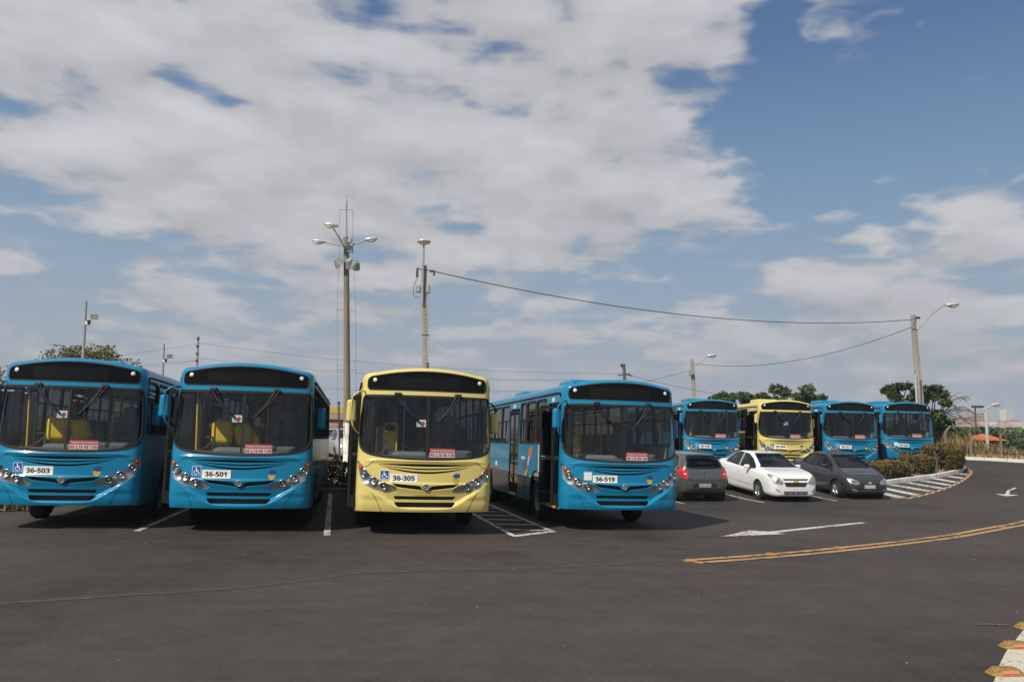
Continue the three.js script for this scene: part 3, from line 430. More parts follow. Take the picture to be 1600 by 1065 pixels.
    P('turn_signal', 'ts' + s, () => onNose(new THREE.SphereGeometry(0.047, 16, 10).scale(1, 1, 0.45), s * 1.225, 1.228, -0.012), M.orange, hl);
    P('cover', 'lc' + s, () => patch(s < 0 ? lampP : mirrorP(lampP), -0.004, 0.08), M.lens, hl);
  }
  // writing on the nose
  P('fleet_number_plate', 'np', () => flatPatch(-0.655, 0.972, -0.15, 1.122, 0.008), platePrint(number));
  if (blank) P('blank_sign', 'wc', () => flatPatch(-0.835, 1.018, -0.672, 1.18, 0.008), noticeMat); else P('accessibility_sign', 'wc', () => flatPatch(-0.835, 1.018, -0.672, 1.18, 0.008), wheelchairMat);
  const cr = P('city_emblem', 'ce1', () => patch([[0.49, 1.095], [0.565, 1.155], [0.565, 1.13], [0.63, 1.14], [0.63, 1.07], [0.565, 1.06], [0.565, 1.035]], 0.004, 0.1), decoBlue);
  P('emblem_base', 'ce2', () => patch([[0.50, 1.045], [0.555, 1.05], [0.60, 1.04], [0.625, 1.05], [0.61, 0.985], [0.56, 0.955], [0.505, 0.985]], 0.003, 0.1), paint === M.blue ? decoYellow : std(0.62, 0.40, 0.05, 0.5), cr);
  P('fare_notice', 'fare', () => flatPatch(0.05, 1.425, 0.545, 1.60, -0.03), fareMat);
  if (sticker) P('permit_sticker', 'stick', () => flatPatch(-0.205, 1.985, -0.03, 2.115, -0.028), stickerMat);
  // wipers
  for (const [k, a, m, e2] of [[0, [-0.575, 2.575], [-0.40, 2.30], [-0.16, 2.075]], [1, [0.575, 2.575], [0.42, 2.33], [0.20, 2.075]]]) {
    const wp = P('wiper', 'wp' + k, () => { const q = (u, y, o) => noseAt(u, y, o).p.toArray(); return merge([onNose(box(0.13, 0.06, 0.05, 0, 0, 0, 0.015), a[0], a[1], 0.02), pipe([q(a[0] - 0.03, a[1], 0.04), q(m[0] - 0.015, m[1], 0.06), q(lerp(m[0], e2[0], 0.75), lerp(m[1], e2[1], 0.75), 0.05)], 0.016), pipe([q(a[0] + 0.04, a[1], 0.04), q(m[0] + 0.025, m[1], 0.06), q(lerp(m[0], e2[0], 0.8) + 0.012, lerp(m[1], e2[1], 0.8), 0.05)], 0.012)]); }, M.black);
    P('blade', 'bl' + k, () => { const q = (t, o) => noseAt(lerp(m[0], e2[0], t), lerp(m[1], e2[1], t), o).p.toArray(); return pipe([q(-0.55, 0.022), q(0.4, 0.022), q(1.12, 0.022)], 0.02); }, M.rubber, wp);
  }
  // mirrors
  for (const s of [-1, 1]) {
    const mr = P('mirror', 'mi' + s, () => { const g = new RoundedBoxGeometry(0.17, 0.42, 0.13, 5, 0.06); const p = g.attributes.position; for (let i = 0; i < p.count; i++) p.setX(i, p.getX(i) * (1 - 0.25 * p.getY(i))); g.computeVertexNormals(); return place(g, s < 0 ? -1.40 : 1.365, s < 0 ? 2.24 : 2.10, s < 0 ? -0.16 : -0.70, s * -0.3); }, paint);
    P('mirror_glass', 'mg' + s, () => box(0.13, 0.34, 0.01, s < 0 ? -1.40 : 1.365, s < 0 ? 2.24 : 2.10, s < 0 ? -0.235 : -0.775, 0.004, s * -0.3), M.chrome, mr);
    P('mirror_arm', 'ma' + s, () => s < 0 ? pipe([[-1.16, 2.62, -0.34], [-1.25, 2.60, -0.12], [-1.38, 2.50, -0.10], [-1.40, 2.24, -0.10], [-1.36, 1.98, -0.13], [-1.28, 1.86, -0.22], [-1.235, 1.84, -0.3]], 0.016, 8, 40) : pipe([[1.20, 2.48, -0.50], [1.28, 2.46, -0.56], [1.36, 2.38, -0.64], [1.365, 2.2, -0.66]], 0.016, 8, 30), s < 0 ? paint : M.black, mr);
  }
  // side windows
  for (const [sx, list] of [[-1, winR], [1, winL]]) list.forEach(([a, z2, r], i) => {
    const w = P('window', `wf${sx}${i}`, () => merge([winFrame(a, z2, r, sx, 0.03, 0.006, 0.025), box(0.02, 0.035, a - z2 - 0.03, sx * 1.25 * wide(2.3) - sx * 0.012, 2.30, (a + z2) / 2, 0.006), box(0.02, 0.62, 0.03, sx * 1.25 * wide(2.0) - sx * 0.014, 2.02, (a + z2) / 2, 0.006)]), M.rubber);
    P('pane', `wg${sx}${i}`, () => sheet(rrect(z2 + 0.01, sillY + 0.01, a - 0.01, headY - 0.01, r ?? 0.05), [], 0.5, (z, y) => [sx * 1.25 * wide(y), y, z], { off: -0.02, flip: sx > 0 }), M.tint, w);
  });
  // doors: two glazed leaves folded out from each opening
  DOORS.forEach(([a, c], i) => {
    const open = doorOpen && i === 0;
    for (const k of [0, 1]) {
      const leafG = () => { const g = merge([box(0.035, 2.06, 0.05, 0, 0, -0.215, 0.01), box(0.035, 2.06, 0.05, 0, 0, 0.215, 0.01), box(0.035, 0.08, 0.44, 0, 1.0, 0, 0.01), box(0.035, 0.22, 0.44, 0, -0.93, 0, 0.01), box(0.03, 0.05, 0.42, 0, -0.1, 0, 0.01)]); return g; };
      const pose = (g) => open ? place(g, -1.16 - (k ? 0.02 : 0.0), 1.52, k ? c + 0.10 : a - 0.05, 0, 0, 0).applyMatrix4(new THREE.Matrix4()) : place(g, -1.225, 1.52, lerp(a, c, k ? 0.75 : 0.25), 0);
      const turnOpen = (g) => { if (open) { g.rotateY(k ? 1.42 : 1.66); } else g.scale(1, 1, 1.15); return g; };
      const d = P('door_leaf', `dl${i}${k}${open}`, () => pose(turnOpen(leafG())), M.leafBlack);
      P('pane', `dg${i}${k}${open}`, () => pose(turnOpen(merge([box(0.008, 0.98, 0.38, 0, 0.44, 0, 0), box(0.008, 0.66, 0.38, 0, -0.46, 0, 0)]))), M.tint, d);
    }
    P('step', `st${i}`, () => merge([box(0.5, 0.05, a - c - 0.04, -1.0, 0.43, (a + c) / 2, 0.01), box(0.28, 0.05, a - c - 0.04, -0.72, 0.70, (a + c) / 2, 0.01), box(0.02, 0.28, a - c - 0.04, -0.86, 0.57, (a + c) / 2, 0)]), M.floor);
    P('step_edge', `se${i}`, () => box(0.05, 0.07, a - c - 0.3, -1.235, 0.44, (a + c) / 2, 0.01), M.rail);
    P('door_sticker', `ds${i}`, () => box(0.004, 0.09, 0.24, -1.215, 2.67, (a + c) / 2 - 0.1, 0), noticeMat);
  });
  P('door_rail', 'drail1', () => pipe([[-1.05, 1.05, -1.50], [-1.12, 1.35, -1.20], [-1.16, 1.55, -0.75]], 0.022), M.rail); P('door_rail', 'drail2', () => pipe([[-1.13, 1.0, -1.5], [-1.13, 2.4, -1.5]], 0.018), M.rail);
  // wheels
  for (const s of [-1, 1]) { wheelParts(b, s * 1.06, wheelZ[0], 0.5, 0.28, 10); wheelParts(b, s * 1.06, wheelZ[1], 0.5, 0.28, 10); if (near) wheelParts(b, s * 0.74, wheelZ[1], 0.5, 0.28, 10); }
  for (const s of [-1, 1]) { P('mudflap', 'mudf' + s, () => box(0.32, 0.5, 0.02, s * 1.04, 0.42, -3.22, 0.005), M.rubber); P('mudflap', 'mudr' + s, () => box(0.5, 0.5, 0.02, s * 0.95, 0.42, -9.05, 0.005), M.rubber); }
  // inside
  P('floor', 'fl', () => merge([box(2.36, 0.05, LEN - 1.8, 0, 0.93, -LEN / 2 - 0.75, 0), box(1.6, 0.05, 1.3, 0.38, 0.93, -1.05, 0)]), M.floor);
  P('lining', 'lin', () => merge([box(0.02, 0.72, LEN - 1.0, 1.205, 1.34, -LEN / 2 - 0.2, 0), box(0.02, 0.72, 2.6, -1.205, 1.34, -3.0, 0), box(0.02, 0.72, 5.2, -1.205, 1.34, -8.3, 0), box(2.3, 1.7, 0.03, 0, 1.85, -LEN + 0.12, 0)]), M.panelGrey);
  P('ceiling', 'ceil', () => box(2.30, 0.03, LEN - 0.9, 0, 2.77, -LEN / 2 - 0.25, 0), M.ceiling);
  P('driver_bulkhead', 'bulk', () => merge([box(2.2, 0.10, 0.25, 0, 2.60, -0.50, 0.02), box(2.2, 0.34, 0.05, 0, 2.78, -0.58, 0.02)]), M.dash);
  P('dashboard', 'dash', () => { const g = sheet(rrect(-1.15, 0, 1.15, 1, 0.02, 2), [], 0.15, (u, t) => { const q = nose(u * 0.97, 1.42); return [q[0] * 0.985, 1.405 + 0.05 * Math.sin(t * 3.14) - (t > 0.9 ? (t - 0.9) * 3 : 0), lerp(q[2] - 0.06, -0.72 - (u > 0 ? 0.12 : 0), t)]; }, { flip: false }); return merge([g, box(1.05, 0.50, 0.08, 0.60, 1.15, -0.80, 0.03), box(0.62, 0.16, 0.30, 0.62, 1.48, -0.72, 0.06)]); }, M.dash);
  P('engine_cover', 'eng', () => { const g = new RoundedBoxGeometry(0.78, 0.60, 1.25, 5, 0.14); return place(g, -0.24, 1.22, -1.28); }, M.cover);
  const sw = P('steering_wheel', 'stw', () => { const g = merge([new THREE.TorusGeometry(0.235, 0.018, 8, 36), cyl(0.05, 0.05, 0, 0, 0, 'z'), box(0.44, 0.03, 0.02), box(0.03, 0.22, 0.02, 0, -0.11, 0), rod([0, 0, 0], [0, 0, -0.5], 0.03)]); return place(g, 0.62, 1.60, -0.98, Math.PI, 1.0); }, M.black);
  P('driver_seat', 'dseat', () => merge([box(0.5, 0.14, 0.48, 0.62, 1.36, -1.62, 0.05), box(0.48, 0.72, 0.13, 0.62, 1.74, -1.88, 0.05, 0, 0.14), box(0.28, 0.2, 0.1, 0.62, 2.16, -1.95, 0.04), box(0.3, 0.4, 0.3, 0.62, 1.14, -1.65, 0.02)]), M.dash);
  once('railList', () => [rod([-0.93, 0.95, -1.0], [-0.99, 2.74, -1.0], 0.018), pipe([[-0.72, 1.4, -1.75], [-0.72, 1.98, -1.75], [-0.68, 2.06, -1.75], [-0.50, 2.06, -1.75], [-0.46, 1.98, -1.75], [-0.46, 1.4, -1.75]], 0.018), pipe([[-1.02, 1.42, -0.85], [-0.8, 1.48, -0.9], [-0.66, 1.62, -0.95]], 0.016), rod([0.22, 0.95, -2.2], [0.22, 2.74, -2.2], 0.018), rod([-0.30, 0.95, -2.1], [-0.30, 2.74, -2.1], 0.018), rod([-0.36, 0.95, -4.2], [-0.36, 2.74, -4.2], 0.018), rod([0.36, 0.95, -5.2], [0.36, 2.74, -5.2], 0.018), rod([-0.36, 2.5, -2.2], [-0.36, 2.5, -10.6], 0.018), rod([0.36, 2.5, -2.2], [0.36, 2.5, -10.6], 0.018), rod([-0.36, 0.95, -6.4], [-0.36, 2.74, -6.4], 0.018), rod([0.36, 0.95, -8.2], [0.36, 2.74, -8.2], 0.018)]).forEach((g, i) => mesh('handrail', g, M.rail, b));
  P('turnstile', 'turn', () => merge([pipe([[-0.66, 1.30, -1.05], [-0.655, 1.64, -1.05], [-0.68, 1.70, -1.05], [-0.80, 1.70, -1.05]], 0.022, 8, 24), box(0.22, 0.6, 0.3, 0.05, 1.25, -2.4, 0.03), ...[0, 1, 2].map(k => rod([0, 1.5, -2.4], [-0.38 * Math.cos(k * 2.09 + .5), 1.5 + 0.3 * Math.sin(k * 2.09 + .5), -2.4], 0.02))]), M.steel);
  if (bins) { P('yellow_case', 'bin1', () => box(0.40, 0.50, 0.30, -0.55, 1.79, -1.42, 0.12, 0.1), M.panelYellow); P('yellow_case', 'bin2', () => place(new RoundedBoxGeometry(0.36, 0.48, 0.34, 5, 0.14), -0.16, 1.76, -1.50, 0.35, 0, 0.25), M.panelYellow); }
  P('partition', 'part', () => merge([box(0.30, 0.40, 0.04, -0.60, 1.72, -1.86, 0.03), box(0.04, 0.5, 0.50, -0.82, 1.55, -2.3, 0.02)]), M.panelYellow);
  if (near) {
    let k = 0; for (let z = -3.1; z > -10.6; z -= 0.86) for (const x of [-0.98, -0.56, 0.56, 0.98]) { if (x < 0 && (z < -4.3 && z > -5.7)) continue; k++; P('passenger_seat', `seat${k}`, () => merge([box(0.40, 0.06, 0.40, x, 1.36, z, 0.025), box(0.40, 0.62, 0.05, x, 1.68, z - 0.20, 0.02, 0, 0.12), box(0.3, 0.4, 0.05, x, 1.14, z - 0.05, 0.01)]), (k % 7 < 2) ? M.panelYellow : M.seatBlue); }
  }
  if (decor) {  // bright print on the flank beside the second door
    const side = (poly, off, mm) => mesh('side_print', sheet(poly, [], 0.2, (z, y) => [-1.25 * wide(y), y, z], { off, flip: false }), mm, b);
    const el = (z, y, rz, ry, a = 0) => { const o = []; for (let i = 0; i < 20; i++) { const t = i / 20 * 6.283, x = rz * Math.cos(t), w = ry * Math.sin(t) * (0.85 + 0.15 * Math.sin(3 * t)); o.push([z + x * Math.cos(a) - w * Math.sin(a), y + x * Math.sin(a) + w * Math.cos(a)]); } return o; };
    side(el(-3.05, 1.52, 0.20, 0.17, 0.3), 0.004, decoOrange); side(el(-3.2, 1.32, 0.10, 0.16, -0.5), 0.006, std(0.35, 0.55, 0.75, 0.5)); side(el(-3.55, 1.20, 0.07, 0.16, 0.2), 0.004, decoRed); side(el(-3.45, 1.02, 0.22, 0.06, 0.5), 0.008, decoYellow); side(el(-3.05, 0.93, 0.15, 0.045, 0.4), 0.005, decoYellow); side(el(-3.8, 1.38, 0.25, 0.05, 0), 0.004, std(0.5, 0.62, 0.7, 0.5)); side(el(-3.8, 1.22, 0.2, 0.05, 0.2), 0.005, std(0.12, 0.12, 0.4, 0.5));
    mesh('notice_panel', box(0.012, 0.62, 0.36, -1.262, 1.40, -2.02, 0.004), noticeMat, b); mesh('notice_panel', box(0.006, 0.12, 0.3, -1.256, 1.15, -7.2, 0.002), noticeMat, b);
    mesh('panel_seam', merge([box(0.004, 0.012, 2.3, -1.2525, 0.93, -3.3 - 0.55, 0), box(0.004, 0.5, 0.012, -1.2525, 0.68, -3.7, 0)]), M.seam, b);
  }
  return b;
}
function setBus(b, x, d, yaw, y = 0) { b.position.set(x, y, -d); b.rotation.y = yaw * R; }
// ---------------------------------------------------------------- cars (local axes: z forward, origin on the ground midway between the axles)
const evaluator = new Evaluator(); evaluator.useGroups = false; evaluator.attributes = ['position', 'normal', 'uv'];
const interp = (keys, t) => {      // smooth curve through [t, v, v, ...] keys
  let i = 0; while (i < keys.length - 2 && t > keys[i + 1][0]) i++;
  const a = keys[Math.max(0, i - 1)], b = keys[i], c = keys[i + 1], d = keys[Math.min(keys.length - 1, i + 2)], h = c[0] - b[0], s = clamp((t - b[0]) / h, 0, 1), o = [];
  for (let k = 1; k < b.length; k++) { const g1 = (c[k] - b[k]) / h, g0 = b === a ? g1 : (b[k] - a[k]) / (b[0] - a[0]), g2 = d === c ? g1 : (d[k] - c[k]) / (d[0] - c[0]); const m = (p, q) => p * q <= 0 ? 0 : 2 * p * q / (p + q); const m0 = b === a ? g1 : m(g0, g1), m1 = d === c ? g1 : m(g1, g2); const s2 = s * s, s3 = s2 * s; o.push((2 * s3 - 3 * s2 + 1) * b[k] + (s3 - 2 * s2 + s) * h * m0 + (-2 * s3 + 3 * s2) * c[k] + (s3 - s2) * h * m1); }
  return o;
};
/* spec.st: stations from tail to nose [z, half width, underside y, belt y, top y, half width at the top] */
function carSolid(spec, inset = 0, bottom = null) {
  const ns = 74, z0 = spec.st[0][0] + inset, z1 = spec.st[spec.st.length - 1][0] - inset, rows = [];
  for (let i = 0; i <= ns; i++) {
    const z = lerp(z0, z1, i / ns), [w0, yb0, belt, top0, wt0] = interp(spec.st, clamp(z, spec.st[0][0], spec.st[spec.st.length - 1][0]));
    const w = w0 - inset, yb = bottom ?? yb0, top = top0 - inset, wt = wt0 - inset * 0.9, bl = Math.min(belt, top - 0.02);
    const key = [[0, 0, yb], [1, w * 0.80, yb], [2, w * 0.955, Math.min(yb + 0.09, bl - .05)], [3, w * 0.99, lerp(yb, bl, 0.36)], [4, w, lerp(yb, bl, 0.66)], [5, w * 0.975, bl - 0.045], [6, lerp(w * 0.955, wt, 0.10), lerp(bl, top, 0.06)], [7, lerp(w * 0.95, wt, 0.55), lerp(bl, top, 0.52)], [8, wt * 0.99, lerp(bl, top, 0.88)], [9, wt * 0.83, lerp(bl, top, 0.972)], [10, 0, top]];
    const half = []; for (let k = 0; k <= 40; k++) half.push(interp(key, k / 4)); rows.push({ z, half });
  }
  const ring = rows.map(({ z, half }) => { const r = half.map(p => [p[0], p[1], z]); for (let k = half.length - 2; k > 0; k--) r.push([-half[k][0], half[k][1], z]); return r; }), n = ring[0].length, pos = [], idx = [], uv = [];
  ring.forEach(r => r.forEach(p => { pos.push(...p); uv.push(p[2], p[1]); }));
  for (let i = 0; i < ns; i++) for (let k = 0; k < n; k++) { const a = i * n + k, b = i * n + (k + 1) % n; idx.push(a, b, a + n, b, b + n, a + n); }
  for (const [i, f] of [[0, true], [ns, false]]) { const c = pos.length / 3, r = ring[i]; const my = r.reduce((s, p) => s + p[1], 0) / n; pos.push(0, my, r[0][2]); uv.push(0, 0); for (let k = 0; k < n; k++) { const a = i * n + k, b = i * n + (k + 1) % n; f ? idx.push(c, b, a) : idx.push(c, a, b); } }
  const g = new THREE.BufferGeometry(); g.setAttribute('position', new THREE.Float32BufferAttribute(pos, 3)); g.setAttribute('uv', new THREE.Float32BufferAttribute(uv, 2)); g.setIndex(idx); g.computeVertexNormals(); return g;
}
const prism = (poly, a, b, axis) => {   // polygon in (z, y) pushed along x, or in (x, y) pushed along z
  const s = new THREE.Shape((area(poly) > 0 ? poly : poly.slice().reverse()).map(p => V2(...p))), g = new THREE.ExtrudeGeometry(s, { depth: b - a, bevelEnabled: false, curveSegments: 1 }); g.translate(0, 0, a);
  if (axis === 'x') g.applyMatrix4(new THREE.Matrix4().makeBasis(V3(0, 0, 1), V3(0, 1, 0), V3(-1, 0, 0)).setPosition(0, 0, 0)); return g;
};
function carKit(spec) {             // the shapes shared by all cars of one kind
  const full = carSolid(spec), ray = new THREE.Raycaster(), target = new THREE.Mesh(full, new THREE.MeshBasicMaterial({ side: THREE.DoubleSide })); target.updateMatrixWorld(); const bvhGeo = full.clone(); bvhGeo.boundsTree = new MeshBVH(bvhGeo); target.geometry = bvhGeo; target.raycast = acceleratedRaycast; ray.firstHitOnly = true;
  const hit = (o, d) => { ray.set(o, d); const h = ray.intersectObject(target)[0]; return h ? h.point : null; };
  const onSide = (s) => { let last = 0.8; return (z, y) => { const p = hit(V3(s * 3, y, z), V3(-s, 0, 0)); if (p) last = p.x; return [p ? p.x : last, y, z]; }; };
  const onEnd = (s) => { let last = s * 2; return (x, y) => { const p = hit(V3(x, y, s * 5), V3(0, 0, -s)); if (p) last = p.z; return [x, y, p ? p.z : last]; }; };
  const lay = { left: onSide(-1), right: onSide(1), front: onEnd(1), back: onEnd(-1) };
  const patchC = (face, poly, off, e = 0.08, rim = 0) => { const f = face === 'left' || face === 'right'; return sheet(poly, [], e, lay[face], { off, rim, flip: face === 'right' || face === 'back' }); };
  let body = new Brush(full); body.updateMatrixWorld();
  const sub = (g) => { if (g.index === null || !g.attributes.uv) g = g; const b = new Brush(g); b.updateMatrixWorld(); body = evaluator.evaluate(body, b, SUBTRACTION); };
  sub(carSolid(spec, 0.045, spec.floorY));
  for (const w of spec.sideWindows) sub(prism(w, -2, 2, 'x'));
  sub(prism(spec.windscreen, spec.midZ, 4, 'z')); sub(prism(spec.backlight, -4, spec.midZ, 'z'));
  for (const z of [spec.wb / 2, -spec.wb / 2]) for (const s of [-1, 1]) { const c = new THREE.CylinderGeometry(spec.arch, spec.arch, 0.52, 30); c.rotateZ(Math.PI / 2); c.translate(s * (spec.half - 0.14), spec.wr * 1.02, z); sub(c); }
  for (const l of spec.seams) for (const s of [-1, 1]) sub(prism(ribbon(l, 0.010), s > 0 ? -2 : 0.62, s > 0 ? -0.62 : 2, 'x'));
  return { spec, body: body.geometry, patchC, lay };
}
const sedanA = { // rounded three-box saloon with a tall nose
  wb: 2.62, wr: 0.31, arch: 0.37, half: 0.865, floorY: 0.40, midZ: -0.1,
  st: [[-2.20, 0.52, 0.46, 0.86, 0.92, 0.46], [-2.15, 0.66, 0.36, 0.93, 1.01, 0.58], [-2.0, 0.77, 0.28, 0.985, 1.085, 0.66], [-1.75, 0.83, 0.24, 1.01, 1.115, 0.66], [-1.45, 0.855, 0.21, 1.01, 1.19, 0.60], [-1.0, 0.865, 0.19, 1.00, 1.40, 0.555], [-0.5, 0.865, 0.18, 0.985, 1.50, 0.565], [0, 0.865, 0.18, 0.97, 1.513, 0.575], [0.35, 0.865, 0.18, 0.955, 1.465, 0.58], [0.75, 0.865, 0.18, 0.94, 1.29, 0.60], [1.15, 0.865, 0.18, 0.925, 1.075, 0.68], [1.35, 0.86, 0.19, 0.91, 1.035, 0.72], [1.75, 0.85, 0.20, 0.87, 0.985, 0.71], [2.0, 0.82, 0.20, 0.82, 0.925, 0.69], [2.13, 0.765, 0.21, 0.76, 0.865, 0.63], [2.21, 0.69, 0.23, 0.68, 0.79, 0.56], [2.25, 0.60, 0.28, 0.60, 0.69, 0.50]],
  sideWindows: [[[-0.20, 1.02], [-0.20, 1.42], [-0.55, 1.425], [-0.88, 1.35], [-1.28, 1.10], [-1.20, 1.06]], [[-0.11, 1.015], [-0.11, 1.42], [0.20, 1.40], [0.52, 1.29], [0.94, 1.035], [0.94, 1.0]]],
  windscreen: [[-0.60, 1.085], [-0.66, 1.06], [0.66, 1.06], [0.60, 1.085], [0.50, 1.40], [0.44, 1.435], [-0.44, 1.435], [-0.50, 1.40]], backlight: [[-0.60, 1.135], [0.60, 1.135], [0.50, 1.40], [-0.50, 1.40]],
  seams: [[[1.02, 0.96], [1.06, 0.7], [1.0, 0.3]], [[-0.155, 1.0], [-0.155, 0.3]], [[-1.05, 0.98], [-0.98, 0.75], [-0.86, 0.62]]],
};
const sedanB = { // lower saloon with a drooping nose
  wb: 2.44, wr: 0.29, arch: 0.345, half: 0.825, floorY: 0.38, midZ: -0.1,
  st: [[-2.08, 0.54, 0.42, 0.83, 0.90, 0.46], [-2.02, 0.66, 0.33, 0.90, 0.98, 0.56], [-1.85, 0.75, 0.26, 0.95, 1.04, 0.62], [-1.55, 0.80, 0.21, 0.97, 1.075, 0.62], [-1.25, 0.82, 0.19, 0.97, 1.16, 0.57], [-0.8, 0.825, 0.17, 0.955, 1.385, 0.53], [-0.3, 0.825, 0.17, 0.94, 1.458, 0.54], [0.1, 0.825, 0.17, 0.925, 1.462, 0.55], [0.4, 0.825, 0.17, 0.91, 1.40, 0.555], [0.8, 0.825, 0.17, 0.89, 1.20, 0.58], [1.1, 0.82, 0.17, 0.87, 1.02, 0.66], [1.35, 0.81, 0.18, 0.82, 0.94, 0.68], [1.65, 0.785, 0.19, 0.74, 0.855, 0.64], [1.84, 0.735, 0.20, 0.65, 0.765, 0.56], [1.94, 0.65, 0.23, 0.54, 0.66, 0.50], [1.98, 0.55, 0.29, 0.45, 0.56, 0.44]],
  sideWindows: [[[-0.16, 0.98], [-0.16, 1.365], [-0.45, 1.37], [-0.78, 1.30], [-1.10, 1.05], [-1.02, 1.01]], [[-0.07, 0.975], [-0.07, 1.37], [0.22, 1.345], [0.5, 1.24], [0.9, 0.985], [0.88, 0.955]]],
  windscreen: [[-0.60, 1.02], [0.60, 1.02], [0.49, 1.35], [0.43, 1.385], [-0.43, 1.385], [-0.49, 1.35]], backlight: [[-0.56, 1.10], [0.56, 1.10], [0.46, 1.36], [-0.46, 1.36]],
  seams: [[[0.96, 0.92], [1.0, 0.7], [0.94, 0.28]], [[-0.115, 0.96], [-0.115, 0.28]], [[-0.92, 0.95], [-0.88, 0.75], [-0.80, 0.60]]],
};
const hatchA = { // tall hatchback
  wb: 2.46, wr: 0.30, arch: 0.355, half: 0.82, floorY: 0.40, midZ: 0.0,
  st: [[-1.83, 0.60, 0.44, 0.72, 0.80, 0.50], [-1.80, 0.70, 0.36, 0.84, 0.95, 0.58], [-1.72, 0.775, 0.30, 0.98, 1.14, 0.625], [-1.58, 0.80, 0.26, 1.03, 1.33, 0.585], [-1.40, 0.815, 0.22, 1.03, 1.455, 0.565], [-1.15, 0.82, 0.19, 1.02, 1.51, 0.57], [-0.5, 0.82, 0.18, 1.00, 1.545, 0.585], [0, 0.82, 0.18, 0.985, 1.54, 0.595], [0.35, 0.82, 0.18, 0.97, 1.47, 0.60], [0.75, 0.82, 0.18, 0.955, 1.28, 0.61], [1.1, 0.82, 0.18, 0.94, 1.08, 0.67], [1.35, 0.81, 0.19, 0.90, 1.0, 0.68], [1.65, 0.78, 0.20, 0.80, 0.90, 0.64], [1.85, 0.72, 0.22, 0.68, 0.79, 0.56], [1.94, 0.62, 0.26, 0.54, 0.66, 0.48], [1.97, 0.52, 0.32, 0.46, 0.56, 0.42]],
  sideWindows: [[[-0.28, 1.04], [-0.28, 1.455], [-0.8, 1.45], [-1.12, 1.38], [-1.30, 1.14], [-1.22, 1.07]], [[-0.19, 1.035], [-0.19, 1.455], [0.2, 1.42], [0.52, 1.30], [0.92, 1.045], [0.90, 1.01]]],
  windscreen: [[-0.60, 1.08], [0.60, 1.08], [0.52, 1.42], [0.46, 1.455], [-0.46, 1.455], [-0.52, 1.42]], backlight: smooth([[-0.575, 1.10], [-0.3, 1.075], [0, 1.07], [0.3, 1.075], [0.575, 1.10], [0.56, 1.16], [0.50, 1.40], [0.44, 1.435], [0, 1.445], [-0.44, 1.435], [-0.50, 1.40], [-0.56, 1.16]], 40, 0.3),
  seams: [[[1.0, 0.97], [1.04, 0.7], [0.98, 0.3]], [[-0.235, 1.02], [-0.235, 0.3]]],
};
const kits = {}; const kit = (n) => kits[n] ??= carKit({ sedanA, sedanB, hatchA }[n]);
const plateMat = (t) => printMat(canvasTex(128, 44, (g, w, h) => { g.fillStyle = '#b9bcbd'; g.fillRect(0, 0, w, h); g.strokeStyle = '#333'; g.lineWidth = 2; g.strokeRect(2, 2, w - 4, h - 4); g.fillStyle = '#26282b'; g.font = 'bold 27px sans-serif'; g.textAlign = 'center'; g.textBaseline = 'middle'; g.fillText(t, w / 2, h / 2 + 3, w - 10); }));
const plain = plateMat('');
const mz = (p) => p.map(q => [-q[0], q[1]]);
